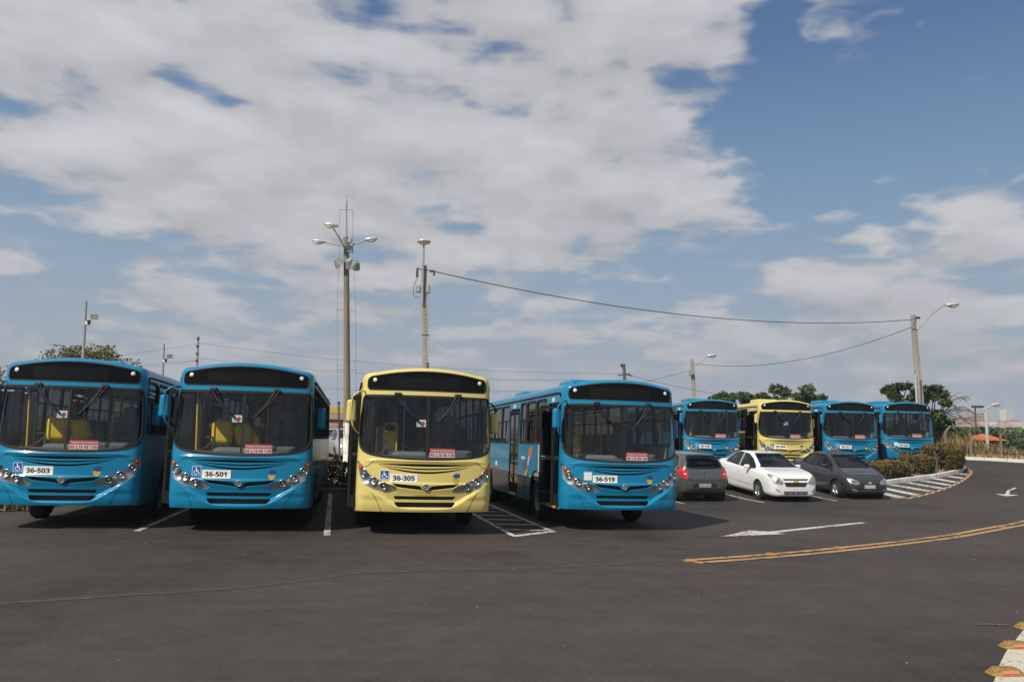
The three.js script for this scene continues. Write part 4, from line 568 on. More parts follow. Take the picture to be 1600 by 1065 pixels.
function makeCar(kind, name, label, category, group, paint, { detail = null, wheels = -6, roofAerial = false } = {}) {
  const K = kit(kind), S = K.spec, c = thing(name, label, category, group), P = (n, k, f, m, par = c) => mesh(n, once(kind + k, f), m, par);
  P('body', 'body', () => K.body, paint);
  const glass = M.carGlass;
  S.sideWindows.forEach((w, i) => ['left', 'right'].forEach(f => P('side_window', 'sw' + f + i, () => K.patchC(f, offset(w, 0.012), -0.012, 0.12), glass)));
  P('windscreen', 'ws', () => K.patchC('front', offset(S.windscreen, 0.012), -0.012, 0.1), glass); P('rear_window', 'rw', () => K.patchC('back', offset(S.backlight, 0.012), -0.012, 0.1), glass);
  const ring = (f, p) => sheet(offset(p, 0.022), [offset(p, -0.006)], 0.08, K.lay[f], { off: 0.003, flip: f === 'right' || f === 'back' });
  ['left', 'right'].forEach(f => S.sideWindows.forEach((w, i) => P('window_trim', 'tr' + f + i, () => ring(f, w), M.black))); P('window_trim', 'trf', () => ring('front', S.windscreen), M.black); P('window_trim', 'trb', () => ring('back', S.backlight), M.black);
  for (const s of [-1, 1]) for (const z of [1, -1]) { wheelParts(c, s * (S.half - 0.10), z * S.wb / 2, S.wr, 0.19, wheels, M.alloy); }
  for (const s of [-1, 1]) for (const z of [1, -1]) P('wheel_well', `ww${s}${z}`, () => { const g = new THREE.CylinderGeometry(S.arch + 0.02, S.arch + 0.02, 0.42, 26, 1, true); g.rotateZ(Math.PI / 2); g.translate(s * (S.half - 0.24), S.wr * 1.02, z * S.wb / 2); return g; }, M.under);
  P('underside', 'un', () => box(1.3, 0.14, 3.2, 0, 0.27, 0, 0.03), M.under);
  for (const [x, z] of [[-0.36, 0.05], [0.36, 0.05], [-0.36, -0.75], [0.36, -0.75]]) P('seat', `st${x}${z}`, () => merge([box(0.46, 0.16, 0.46, x, 0.60, z, 0.06), box(0.46, 0.56, 0.13, x, 0.90, z - 0.26, 0.05, 0, 0.16), box(0.26, 0.16, 0.09, x, 1.24, z - 0.32, 0.04)]), M.dash);
  P('dashboard', 'db', () => box(1.36, 0.22, 0.34, 0, 0.88, 0.80, 0.08), M.dash); P('steering_wheel', 'swl', () => place(new THREE.TorusGeometry(0.17, 0.014, 6, 24), -0.36, 0.98, 0.52, 0, -0.4), M.black);
  for (const s of [-1, 1]) { const mr = P('wing_mirror', 'wm' + s, () => { const g = new RoundedBoxGeometry(0.19, 0.13, 0.11, 4, 0.05); return place(g, s * (S.half + 0.075), 1.035, 0.70, s * 0.15); }, paint); P('mirror_glass', 'wmg' + s, () => box(0.15, 0.10, 0.008, s * (S.half + 0.075), 1.035, 0.640, 0.003, s * 0.15), M.chrome, mr); P('mirror_foot', 'wmf' + s, () => box(0.10, 0.035, 0.06, s * (S.half - 0.01), 0.985, 0.71, 0.01), M.black, mr); }
  for (const s of ['left', 'right']) for (const z of [-0.02, -0.95]) P('door_handle', `dh${s}${z}`, () => K.patchC(s, rrect(z - 0.10, 0.83, z + 0.06, 0.858, 0.012), 0.018, 0.1, 0.018), paint);
  const two = (n, k, face, poly, off, m, e = 0.05, rim = 0) => [poly, mz(poly)].map((q, i) => P(n, k + i, () => K.patchC(face, q, off, e, rim), m));
  detail && detail(c, K, P, two);
  if (roofAerial) P('aerial', 'aer', () => merge([cyl(0.02, 0.02, 0, S.st[7][4] + 0.005, 0.25), rod([0, S.st[7][4], 0.25], [0, S.st[7][4] + 0.18, 0.05], 0.006)]), M.black);
  return c;
}
const tailRed = phys(0.62, 0.02, 0.018, 0.15, { clearcoat: 0.8 });
const gold = std(0.50, 0.36, 0.10, 0.4, { metalness: 0.2 });
const bowtie = (y, w) => [[-w, y - 0.016], [-w + 0.012, y + 0.016], [-w * 0.35, y + 0.016], [-w * 0.32, y + 0.036], [w * 0.36, y + 0.036], [w * 0.38, y + 0.016], [w, y + 0.016], [w - 0.012, y - 0.016], [w * 0.35, y - 0.016], [w * 0.32, y - 0.036], [-w * 0.36, y - 0.036], [-w * 0.38, y - 0.016]];
function frontA(c, K, P, two) {
  const lp = smooth([[-0.44, 0.65], [-0.54, 0.60], [-0.70, 0.63], [-0.76, 0.73], [-0.79, 0.86], [-0.74, 0.91], [-0.62, 0.85], [-0.50, 0.77]], 34);
  two('headlight', 'hl', 'front', lp, 0.006, M.silver, 0.04).forEach((h, i) => { P('lens', 'hln' + i, () => K.patchC('front', i ? mz(lp) : lp, 0.016, 0.05), M.lens, h); P('reflector', 'hlr' + i, () => K.patchC('front', smooth([[-0.56, 0.66], [-0.66, 0.67], [-0.69, 0.78], [-0.59, 0.76]], 14).map(q => [i ? -q[0] : q[0], q[1]]), 0.011, 0.05), M.chrome, h); });
  P('upper_grille', 'ug', () => K.patchC('front', [[-0.40, 0.725], [0.40, 0.725], [0.43, 0.765], [-0.43, 0.765]], 0.004, 0.06), M.slotDark); P('lower_grille', 'lg', () => K.patchC('front', [[-0.33, 0.53], [0.33, 0.53], [0.41, 0.665], [-0.41, 0.665]], 0.004, 0.06), M.slotDark);
  P('grille_bar', 'gb', () => K.patchC('front', [[-0.42, 0.670], [0.42, 0.670], [0.44, 0.720], [-0.44, 0.720]], 0.022, 0.05, 0.02), c.children[0].material); P('grille_trim', 'gt', () => K.patchC('front', [[-0.44, 0.768], [0.44, 0.768], [0.45, 0.782], [-0.45, 0.782]], 0.012, 0.05, 0.01), M.chrome);
  P('badge', 'bt', () => K.patchC('front', bowtie(0.696, 0.09), 0.034, 0.05, 0.01), gold);
  const ig = P('intake', 'in', () => K.patchC('front', [[-0.40, 0.285], [0.40, 0.285], [0.42, 0.385], [-0.42, 0.385]], 0.004, 0.06), M.slotDark); for (const x of [-0.2, 0, 0.2]) P('intake_bar', 'ib' + x, () => K.patchC('front', rrect(x - 0.012, 0.29, x + 0.012, 0.38, 0.003, 2), 0.012, 0.05, 0.008), M.silver, ig); P('intake_bar', 'ibh', () => K.patchC('front', rrect(-0.41, 0.328, 0.41, 0.342, 0.003, 2), 0.014, 0.05, 0.008), M.silver, ig);
  two('fog_lamp', 'fl', 'front', smooth([[-0.52, 0.36], [-0.66, 0.42], [-0.68, 0.47], [-0.60, 0.44]], 16), 0.006, M.silver);
  P('side_moulding', 'sm', () => merge(['left', 'right'].map(f => K.patchC(f, [[-0.98, 0.50], [0.94, 0.44], [0.94, 0.455], [-0.98, 0.515]], 0.006, 0.12, 0.006))), M.panelGrey);
  two('tail_light', 'tl', 'back', rrect(-0.72, 0.78, -0.56, 0.96, 0.04), 0.006, M.red);
}
function frontB(c, K, P, two) {
  const lp = smooth([[-0.38, 0.56], [-0.50, 0.53], [-0.66, 0.57], [-0.72, 0.66], [-0.70, 0.72], [-0.56, 0.70], [-0.42, 0.64]], 34);
  two('headlight', 'hl', 'front', lp, 0.006, M.silver, 0.04).forEach((h, i) => { P('reflector', 'hlr' + i, () => K.patchC('front', smooth([[-0.46, 0.57], [-0.60, 0.59], [-0.63, 0.66], [-0.52, 0.66]], 14).map(q => [i ? -q[0] : q[0], q[1]]), 0.012, 0.05), M.chrome, h); P('lens', 'hln' + i, () => K.patchC('front', i ? mz(lp) : lp, 0.017, 0.05), M.lens, h); });
  P('grille', 'ug', () => K.patchC('front', [[-0.33, 0.50], [0.33, 0.50], [0.36, 0.625], [-0.36, 0.625]], 0.004, 0.06), M.slotDark); P('grille_bar', 'gb', () => K.patchC('front', [[-0.35, 0.565], [0.35, 0.565], [0.36, 0.60], [-0.36, 0.60]], 0.02, 0.05, 0.018), c.children[0].material);
  P('badge', 'bt', () => K.patchC('front', bowtie(0.582, 0.075), 0.032, 0.05, 0.01), gold);
  P('intake', 'in', () => K.patchC('front', [[-0.42, 0.27], [0.42, 0.27], [0.46, 0.37], [-0.46, 0.37]], 0.004, 0.06), M.slotDark);
  P('licence_plate', 'lp', () => sheet(rrect(-0.20, 0.40, 0.20, 0.53, 0.008, 2), [], 0.2, (x, y) => [x, y, K.lay.front(0, 0.44)[2] + 0.028], { rim: 0.02, uvmap: uvBox(-0.20, 0.40, 0.20, 0.53) }), plain);
  two('fog_lamp', 'fl', 'front', smooth([[-0.48, 0.30], [-0.62, 0.34], [-0.62, 0.39], [-0.50, 0.37]], 16), 0.006, M.silver);
  two('tail_light', 'tl', 'back', rrect(-0.70, 0.74, -0.52, 0.92, 0.04), 0.006, M.red);
}
function backC(c, K, P, two) {
  two('tail_light', 'tl', 'back', smooth([[-0.58, 0.77], [-0.70, 0.745], [-0.775, 0.82], [-0.775, 1.05], [-0.70, 1.10], [-0.61, 1.03], [-0.555, 0.88]], 26), 0.012, tailRed, 0.05, 0.012).forEach((t, i) => P('reversing_lens', 'tr' + i, () => K.patchC('back', smooth([[-0.62, 0.885], [-0.68, 0.88], [-0.69, 0.915], [-0.62, 0.915]], 14).map(q => [i ? -q[0] : q[0], q[1]]), 0.017, 0.05), M.lampWhite, t));
  P('tailgate_seam', 'tg', () => merge([[[-0.60, 1.02], [-0.57, 0.80], [-0.50, 0.715], [0, 0.70], [0.50, 0.715], [0.57, 0.80], [0.60, 1.02]]].map(l => K.patchC('back', ribbon(curve2(l, 40), 0.012), 0.003, 0.06))), M.seam);
  P('badge', 'bt', () => { const z = K.lay.back(0, 0.94)[2]; return place(merge([new THREE.TorusGeometry(0.05, 0.008, 8, 24), ...[[-0.025, 0.018, 0.5], [0.025, 0.018, -0.5], [-0.028, -0.016, 0.4], [-0.01, -0.016, -0.4], [0.01, -0.016, 0.4], [0.028, -0.016, -0.4]].map(([x, y, a]) => box(0.008, 0.045, 0.008, x, y, 0, 0.002, 0, 0, a))]), 0, 0.94, z - 0.012); }, M.chrome);
  P('plate_recess', 'pr', () => K.patchC('back', [[-0.42, 0.47], [0.42, 0.47], [0.36, 0.61], [-0.36, 0.61]], 0.003, 0.06), M.seam);
  P('licence_plate', 'lp', () => sheet(rrect(-0.20, 0.485, 0.20, 0.60, 0.008, 2), [], 0.2, (x, y) => [x, y, K.lay.back(0, 0.54)[2] - 0.02], { rim: 0.015, flip: true, uvmap: (x, y) => [(0.20 - x) / 0.4, (y - 0.485) / 0.115] }), plateMat('NIS-8678'));
  P('bumper_groove', 'bg', () => K.patchC('back', ribbon(curve2([[-0.70, 0.43], [0, 0.425], [0.70, 0.43]], 20), 0.016), 0.004, 0.06), M.seam);
  P('rear_wiper', 'rwp', () => K.patchC('back', ribbon(curve2([[0.0, 1.06], [-0.16, 1.12], [-0.36, 1.13]], 12), 0.02), 0.015, 0.06, 0.012), M.black);
  two('headlight', 'hl', 'front', smooth([[-0.40, 0.60], [-0.52, 0.56], [-0.68, 0.62], [-0.70, 0.72], [-0.55, 0.72]], 24), 0.006, M.silver);
  P('grille', 'ug', () => K.patchC('front', [[-0.33, 0.60], [0.33, 0.60], [0.36, 0.68], [-0.36, 0.68]], 0.004, 0.06), M.slotDark); P('intake', 'in', () => K.patchC('front', [[-0.45, 0.30], [0.45, 0.30], [0.45, 0.42], [-0.45, 0.42]], 0.004, 0.06), M.slotDark);
}
function setOn(o, x, d, turn) {     // stand a thing on the sloping ground, facing turn
  const [sx, sd] = slopeAt(x, d), n = V3(-sx, 1, sd).normalize();
  o.position.set(x, G(x, d), -d); o.quaternion.setFromUnitVectors(V3(0, 1, 0), n).multiply(new THREE.Quaternion().setFromAxisAngle(V3(0, 1, 0), turn));
}
const paintWhite = phys(0.85, 0.85, 0.84, 0.35, { clearcoat: 1, clearcoatRoughness: 0.04 }), paintGraphite = phys(0.040, 0.041, 0.047, 0.38, { clearcoat: 1, clearcoatRoughness: 0.05, metalness: 0.3 }), paintGreenGrey = phys(0.105, 0.118, 0.112, 0.36, { clearcoat: 1, clearcoatRoughness: 0.05, metalness: 0.4 }), paintSilver = phys(0.50, 0.50, 0.50, 0.35, { clearcoat: 1, clearcoatRoughness: 0.05, metalness: 0.3 });
// ---------------------------------------------------------------- plants
function leaves(n, seed, sample, size, tones, up = 0.3, aspect = 0.55) {  // n folded leaves; sample() -> [x, y, z]
  const r = rnd(seed), pos = new Float32Array(n * 12 * 3), nor = new Float32Array(n * 12 * 3), col = new Float32Array(n * 12 * 3); let o = 0;
  const a = V3(), b = V3(), c = V3(), t = V3(), s = V3(), nn = V3();
  for (let i = 0; i < n; i++) {
    const p = sample(r); a.set(r() * 2 - 1, r() * 2 - 1 + up, r() * 2 - 1).normalize(); t.set(r() * 2 - 1, r() * 1.4 - 0.7, r() * 2 - 1).normalize(); s.crossVectors(a, t).normalize(); nn.crossVectors(t, s).normalize(); let fl = false; if (nn.y < 0) { nn.negate(); fl = true; }
    const L = size * (0.6 + 0.8 * r()), w = L * aspect, k = tones[Math.floor(clamp((0.5 + 0.75 * vn(p[0] * 1.3 + seed, p[1] * 1.3, p[2] * 1.3)) * 0.6 + r() * 0.4, 0, 0.999) * tones.length)], br = 0.75 + 0.5 * r();
    const P = [V3(...p), V3(...p).addScaledVector(t, L * 0.5).addScaledVector(s, w * 0.5).addScaledVector(nn, L * 0.08), V3(...p).addScaledVector(t, L), V3(...p).addScaledVector(t, L * 0.5).addScaledVector(s, -w * 0.5).addScaledVector(nn, L * 0.08)];
    for (const q of fl ? [0, 1, 2, 0, 2, 3] : [0, 2, 1, 0, 3, 2]) { pos[o] = P[q].x; pos[o + 1] = P[q].y; pos[o + 2] = P[q].z; nor[o] = nn.x; nor[o + 1] = nn.y; nor[o + 2] = nn.z; col[o] = k[0] * br; col[o + 1] = k[1] * br; col[o + 2] = k[2] * br; o += 3; }
  }
  const g = new THREE.BufferGeometry(), m = o; g.setAttribute('position', new THREE.BufferAttribute(pos.slice(0, m), 3)); g.setAttribute('normal', new THREE.BufferAttribute(nor.slice(0, m), 3)); g.setAttribute('color', new THREE.BufferAttribute(col.slice(0, m), 3)); g.setAttribute('uv', new THREE.BufferAttribute(new Float32Array(m / 3 * 2), 2)); return g;
}
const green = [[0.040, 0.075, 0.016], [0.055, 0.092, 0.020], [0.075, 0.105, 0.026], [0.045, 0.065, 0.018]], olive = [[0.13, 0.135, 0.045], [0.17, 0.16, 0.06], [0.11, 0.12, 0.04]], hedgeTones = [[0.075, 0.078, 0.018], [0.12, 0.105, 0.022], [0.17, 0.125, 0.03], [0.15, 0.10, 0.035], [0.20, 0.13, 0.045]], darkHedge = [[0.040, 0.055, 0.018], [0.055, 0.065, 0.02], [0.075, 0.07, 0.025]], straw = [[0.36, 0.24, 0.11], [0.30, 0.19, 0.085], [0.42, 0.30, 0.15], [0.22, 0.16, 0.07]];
const inBlob = (blobs) => (r) => { const b = blobs[(r() * blobs.length) | 0]; let x, y, z, q; do { x = r() * 2 - 1; y = r() * 2 - 1; z = r() * 2 - 1; q = x * x + y * y + z * z; } while (q > 1 || q < 0.12 * r()); const k = 0.62 + 0.38 * Math.pow(r(), 0.5); const l = Math.sqrt(q) || 1; const m = lerp(l, 1, 0.55) * k / l; return [b[0] + x * b[3] * m, b[1] + y * b[4] * m, b[2] + z * b[3] * m]; };
function tree(name, label, group, x, d, h, cw, ch, seed, tones, { n = 5200, leaf = 0.26, clumps = 26, bare = 0, lean = 0, base = null } = {}) {
  const t = thing(name, label, 'tree', group), r = rnd(seed), y0 = base ?? terrainY(x, d); t.position.set(x, y0, -d);
  const top = h - ch, limbs = [], blobs = [];
  limbs.push(pipe([[0, -0.2, 0], [lean * 0.3, top * 0.5, 0.1 * r()], [lean, top + ch * 0.25, 0.1]], 0.05 * h * 0.45, 8, 12));
  for (let i = 0; i < clumps; i++) { const a = r() * 6.283, e = Math.sqrt(r()), yy = top + ch * (0.12 + 0.78 * r()), fall = Math.sqrt(Math.max(0.1, 1 - ((yy - top - ch * 0.45) / (ch * 0.62)) ** 2)), bx = lean + Math.cos(a) * cw * e * fall, bz = Math.sin(a) * cw * e * fall, s = (0.16 + 0.16 * r()) * Math.min(cw, ch); blobs.push([bx, yy, bz, s * 1.15, s * 0.85]); if (i < 14) limbs.push(pipe([[lean * 0.6, top * 0.7, 0], [lerp(lean, bx, 0.5), lerp(top, yy, 0.45), bz * 0.45], [bx, yy, bz]], 0.014 * h * 0.5, 5, 8)); }
  for (let i = 0; i < bare; i++) { const a = -0.5 + r() * 1.2, L = cw * (1.15 + 0.75 * r()), y1 = top + ch * (0.15 + 0.62 * r()), dz = (r() - 0.3) * cw; const pts = [[lean, top + ch * 0.05, 0], [cw * 0.55, lerp(top + ch * 0.05, y1, 0.75), dz * 0.5], [L * 0.85, y1 + 0.30 * r(), dz * 0.8], [L * 1.08, y1 - 0.05 - 0.4 * r() * (0.3 + a), dz]]; limbs.push(pipe(pts, 0.026, 5, 14)); for (let k = 0; k < 4; k++) { const q = 0.3 + 0.17 * k, [bx, by, bz] = new THREE.CatmullRomCurve3(pts.map(p => V3(...p)), false, 'catmullrom', 0.3).getPoint(q).toArray(), up = r() - 0.4; limbs.push(pipe([[bx, by, bz], [bx + 0.2, by + 0.22 * up, bz + 0.2 * (r() - .5)], [bx + 0.4 + 0.3 * r(), by + 0.6 * up - 0.12, bz]], 0.012, 4, 8)); } }
  mesh('trunk', limbs, bare ? M.twig : M.bark, t); mesh('crown', leaves(n, seed + 1, inBlob(blobs), leaf, tones), M.leaf, t); return t;
}
function clipped(name, label, group, line, w, h, seed, n, tones, top = 0.14) {   // a clipped hedge along a ground line
  const t = thing(name, label, 'hedge', group), r0 = rnd(seed), c = line[(line.length / 2) | 0]; t.position.set(c[0], G(...c) + 0.1, -c[1]);
  const L = curve2(line, 40), at = (r) => { const q = r() * 39, i = q | 0, f = q - i; const a = L[i], b = L[i + 1], dx = b[0] - a[0], dd = b[1] - a[1], l = Math.hypot(dx, dd), v = (r() * 2 - 1); let x = lerp(a[0], b[0], f), d = lerp(a[1], b[1], f); const bump = 1 + 0.09 * vn(x * 1.5, d * 1.5, seed) + 0.06 * vn(x * 4.5, d * 4.5, seed); const end = Math.min(1, Math.min(q, 39 - q) / 39 * l * 40 / (w * 0.5) + 0.45); const hh = h * bump * (0.82 + 0.18 * end); const face = r(); let s, y; if (face < 0.42) { s = v * w / 2 * bump; y = hh * (1 - 0.16 * r() * r()) * (1 - top * Math.abs(v) ** 4); } else { s = Math.sign(v) * w / 2 * bump * (1 - 0.25 * r() * r()); y = hh * (0.05 + 0.93 * r()); s *= 0.84 + 0.2 * Math.sin(Math.min(1, y / hh) * 2.4); } s *= end; x += -dd / l * s; d += dx / l * s; return [x - c[0], G(x, d) - G(...c) + y, -(d - c[1])]; };
  mesh('twigs', Array.from({ length: Math.round(L.length * 1.6) }, (_, i) => { const q = L[(i / 1.6) | 0], x = q[0] - c[0] + (r0() - .5) * w * .4, z = -(q[1] - c[1]) + (r0() - .5) * w * .4, y = G(...q) - G(...c); return pipe([[x, y - 0.05, z], [x + (r0() - .5) * 0.3, y + h * 0.45, z + (r0() - .5) * 0.3], [x + (r0() - .5) * 0.6, y + h * 0.88, z + (r0() - .5) * w * .7]], 0.016, 4, 6); }), M.bark, t);
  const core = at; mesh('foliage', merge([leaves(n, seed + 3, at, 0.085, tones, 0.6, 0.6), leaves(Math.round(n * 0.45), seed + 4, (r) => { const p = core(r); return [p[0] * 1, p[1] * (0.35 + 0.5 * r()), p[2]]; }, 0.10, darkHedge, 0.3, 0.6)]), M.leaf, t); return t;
}
function tuft(n, seed, spot, h, tones, spread = 0.35, wid = 0.012) {     // blades of grass
  const r = rnd(seed), pos = [], nor = [], col = [];
  for (let i = 0; i < n; i++) { const [x, y, z, k = 1] = spot(r), a = r() * 6.283, L = h * k * (0.5 + 0.7 * r()), dx = Math.cos(a) * spread * L * r(), dz = Math.sin(a) * spread * L * r(), w = wid * (0.6 + r()), px = -Math.sin(a) * w, pz = Math.cos(a) * w, c = tones[(r() * tones.length) | 0], b = 0.7 + 0.6 * r(); const mx = x + dx * 0.35, mz = z + dz * 0.35, my = y + L * 0.6; const q = [[x - px, y, z - pz], [x + px, y, z + pz], [mx + px * .8, my, mz + pz * .8], [x - px, y, z - pz], [mx + px * .8, my, mz + pz * .8], [mx - px * .8, my, mz - pz * .8], [mx - px * .8, my, mz - pz * .8], [mx + px * .8, my, mz + pz * .8], [x + dx, y + L, z + dz]]; for (const v of q) { pos.push(...v); nor.push(-Math.cos(a) * .8, 0.5, -Math.sin(a) * .8); col.push(c[0] * b, c[1] * b, c[2] * b); } }
  const g = new THREE.BufferGeometry(); g.setAttribute('position', new THREE.Float32BufferAttribute(pos, 3)); g.setAttribute('normal', new THREE.Float32BufferAttribute(nor, 3)); g.setAttribute('color', new THREE.Float32BufferAttribute(col, 3)); g.setAttribute('uv', new THREE.Float32BufferAttribute(new Float32Array(pos.length / 3 * 2), 2)); return g;
}
const stuff = (name, geo, mat, label, category) => { const m = mesh(numbered(name), geo, mat, scene); m.userData = { kind: 'stuff', label, category }; return m; };

// ---------------------------------------------------------------- poles, lamps, wires
function poleThing(name, label, category, group, base) { const t = thing(name, label, category, group); t.position.set(...base); return t; }
const rel = (b, p) => [p[0] - b[0], p[1] - b[1], p[2] - b[2]];
function lampHead(parent, name, at, dir, size = 1, lensMat = M.lens) {  // cobra-head luminaire
  const g = new THREE.SphereGeometry(0.16 * size, 18, 12); g.scale(2.0, 0.62, 0.95); const b = mesh(name, place(g, ...at, dir, 0, 0.12), M.lampHead, parent);
  const l = new THREE.SphereGeometry(0.13 * size, 16, 8, 0, 6.283, Math.PI / 2, Math.PI / 2); l.scale(1.6, 0.75, 0.9); mesh('lens', place(l, at[0] + 0.04 * Math.cos(dir) * size, at[1] - 0.055 * size, at[2] - 0.04 * Math.sin(dir) * size, dir, 0, 0.12), M.lampWhite, b); return b;
}
const P2 = (x, y, d) => [x, y, -d];
function concretePole(parent, b, top, w0, w1, holes) {   // tapered square pole with bolt holes up its face
  const len = top[1] - b[1], g = new THREE.CylinderGeometry(w1 * 0.707, w0 * 0.707, len, 4, 12); g.rotateY(Math.PI / 4 + 0.2); const p = g.toNonIndexed(); p.computeVertexNormals(); p.translate(0, len / 2, 0);
  const sh = new THREE.Matrix4().set(1, (top[0] - b[0]) / len, 0, 0, 0, 1, 0, 0, 0, (top[2] - b[2]) / len, 1, 0, 0, 0, 0, 1); p.applyMatrix4(sh); mesh('pole', p, M.concrete, parent);
  for (let k = 0; k < holes; k++) { const t = 0.45 + 0.5 * k / holes, w = lerp(w0, w1, t); const h = mesh('bolt_hole', cyl(0.022, 0.02, 0, 0, 0, 'z', 10), M.seam, parent); h.rotation.y = 0.2; h.position.set((top[0] - b[0]) * t + Math.sin(0.2) * w / 2, len * t, (top[2] - b[2]) * t + Math.cos(0.2) * w / 2); }
}
{ // tall round pole with three lamps, floodlights and an earthing rod
  const b = P2(-6.35, G(-6.35, 33) + 0, 33), t = poleThing('lamp_pole', 'tall round weathered concrete pole carrying three lamp arms and a spire-like rod', 'pole', null, b), q = (x, y, d = 33) => rel(b, P2(x, y, d));
  const lo = q(-6.35, G(-6.35, 33)), mid = q(-6.45, 2.35), hi = q(-6.84, 9.85); mesh('pole', rod(mid, hi, 0.142, 0.105, 20), std(0.62, 0.55, 0.46, 0.95, { map: concTex }), t); mesh('painted_base', rod(lo, mid, 0.155, 0.146, 20), std(1.35, 1.35, 1.35, 0.9, { map: kerbTex }), t);
  mesh('rod', merge([rod(q(-6.78, 8.9), q(-6.91, 11.3), 0.045, 0.032), rod(q(-6.91, 11.3), q(-6.92, 11.62), 0.012), cyl(0.05, 0.28, ...q(-6.905, 11.28), 'y', 10, 0.03)]), M.galv, t);
  for (const [x, y, dd] of [[-7.95, 9.66, 0], [-5.84, 9.80, Math.PI], [-7.28, 10.12, 0]]) { const up = y > 10; mesh('lamp_arm', pipe([q(-6.82, up ? 9.3 : 9.45), q(lerp(-6.82, x, 0.5), lerp(up ? 9.3 : 9.45, y, 0.55), up ? 32.6 : 33), q(x, y, up ? 32.2 : 33)], 0.028), M.galv, t); lampHead(t, 'lamp', q(x, y, up ? 32.1 : 33), x < -6.8 ? Math.PI : 0, up ? 0.95 : 0.9); }
  for (const [x, y, a] of [[-6.35, 8.75, 0.6], [-6.60, 8.80, -0.3], [-7.08, 8.82, -0.9]]) { const f = mesh('floodlight', place(new THREE.CylinderGeometry(0.10, 0.24, 0.30, 18), ...q(x, y - 0.05, 32.75), a, 0.9), M.galv, t); mesh('lens', place(cyl(0.225, 0.02, 0, -0.15, 0), ...q(x, y - 0.05, 32.75), a, 0.9), M.lampWhite, f); }
  mesh('ballast_box', merge([box(0.22, 0.34, 0.18, ...q(-6.62, 9.35, 32.8), 0.03), box(0.16, 0.2, 0.16, ...q(-6.66, 9.68, 32.85), 0.03), pipe([q(-6.6, 9.2, 32.75), q(-6.4, 9.0, 32.7), q(-6.6, 8.85, 32.7)], 0.015)]), M.galv, t);
  const sp = [11.0, 9.75, 6.85, 4.45]; sp.forEach(y => mesh('stay_bracket', rod(q(lerp(-6.35, -6.93, y / 11.6) - 0.27 - (y > 9 ? 0 : .1), y), q(lerp(-6.35, -6.93, y / 11.6) + 0.28 + (y > 9 ? 0 : .1), y), 0.009, 0.009, 5), M.darkMetal, t));
  for (const s of [-1, 1]) mesh('earth_cable', pipe(sp.map(y => q(lerp(-6.35, -6.93, y / 11.6) + s * (0.27 + (y > 9 ? 0 : .1)), y)).concat([q(-6.4 + s * 0.4, 1.6)]), 0.0045, 4), M.wire, t);
}
{ // square drilled concrete pole with a disc lamp
  const b = P2(-3.30, G(-3.3, 34), 34), t = poleThing('lamp_pole', 'pale square drilled concrete pole behind the near yellow bus with a disc-shaped lamp on top', 'pole', null, b), q = (x, y, d = 34) => rel(b, P2(x, y, d));
  concretePole(t, b, P2(-3.74, 8.97, 34), 0.30, 0.21, 26);
  mesh('lamp_mast', rod(q(-3.73, 7.3, 33.8), q(-3.77, 9.85, 33.8), 0.045, 0.038), M.galv, t); const lp = mesh('lamp', place(lathe([[0.001, 0.14], [0.08, 0.13], [0.25, 0.05], [0.30, 0.0], [0.26, -0.06], [0.001, -0.09]], 22), ...q(-3.77, 9.95, 33.8)), M.lampHead, t); mesh('lens', place(lathe([[0.001, -0.13], [0.14, -0.12], [0.22, -0.07]], 18), ...q(-3.77, 9.95, 33.8)), M.lampWhite, lp);
  mesh('meter_box', box(0.20, 0.30, 0.2, ...q(-3.93, 7.95, 33.8), 0.03), M.galv, t); mesh('meter_box', box(0.16, 0.34, 0.2, ...q(-3.52, 7.95, 33.8), 0.03), M.galv, t); mesh('insulator', merge([cyl(0.05, 0.36, ...q(-4.0, 8.62, 33.85)), rod(q(-4.02, 8.85, 33.85), q(-3.8, 8.75, 33.85), 0.02), rod(q(-3.7, 8.78, 33.85), q(-3.25, 8.72, 33.85), 0.02), cyl(0.05, 0.14, ...q(-3.42, 8.72, 33.85), 'x'), cyl(0.04, 0.16, ...q(-3.3, 8.62, 33.85))]), M.darkMetal, t); mesh('cable_loop', pipe([q(-4.0, 8.4, 33.85), q(-4.12, 8.0, 33.8), q(-4.1, 7.65, 33.8), q(-3.85, 7.6, 33.8)], 0.012), M.wire, t); mesh('conduit', box(0.10, 3.2, 0.05, ...q(-3.42, 3.3, 33.82), 0.01), M.bark, t); mesh('band', box(0.27, 0.03, 0.27, ...q(-3.585, 6.05), 0, 0.2), M.darkMetal, t);
}
{ // pole by the roundabout island
  const b = P2(24.80, terrainY(24.8, 50), 50), t = poleThing('street_lamp', 'square concrete lamp pole behind the rightmost bus with arm reaching right', 'street lamp', null, b), q = (x, y, d = 50) => rel(b, P2(x, y, d));
  concretePole(t, b, P2(24.44, 10.04, 50), 0.36, 0.24, 20); mesh('lamp_arm', pipe([q(24.56, 9.1, 49.85), q(25.4, 10.0, 49.85), q(26.2, 10.62, 49.85), q(26.55, 10.72, 49.85)], 0.04, 8, 24), M.galv, t); lampHead(t, 'lamp', q(26.80, 10.72, 49.85), 0, 1.35); mesh('clamp', merge([cyl(0.07, 0.25, ...q(24.62, 9.85, 49.8), 'x'), box(0.3, 0.06, 0.3, ...q(24.5, 9.15), 0.01)]), M.darkMetal, t); mesh('conduit', rod(q(24.44, 1.4, 49.8), q(24.36, 6.4, 49.8), 0.055), std(0.42, 0.55, 0.52, 0.6), t); mesh('cable_slot', box(0.09, 3.4, 0.04, ...q(24.66, 4.4, 49.80), 0.01), M.bark, t);
}
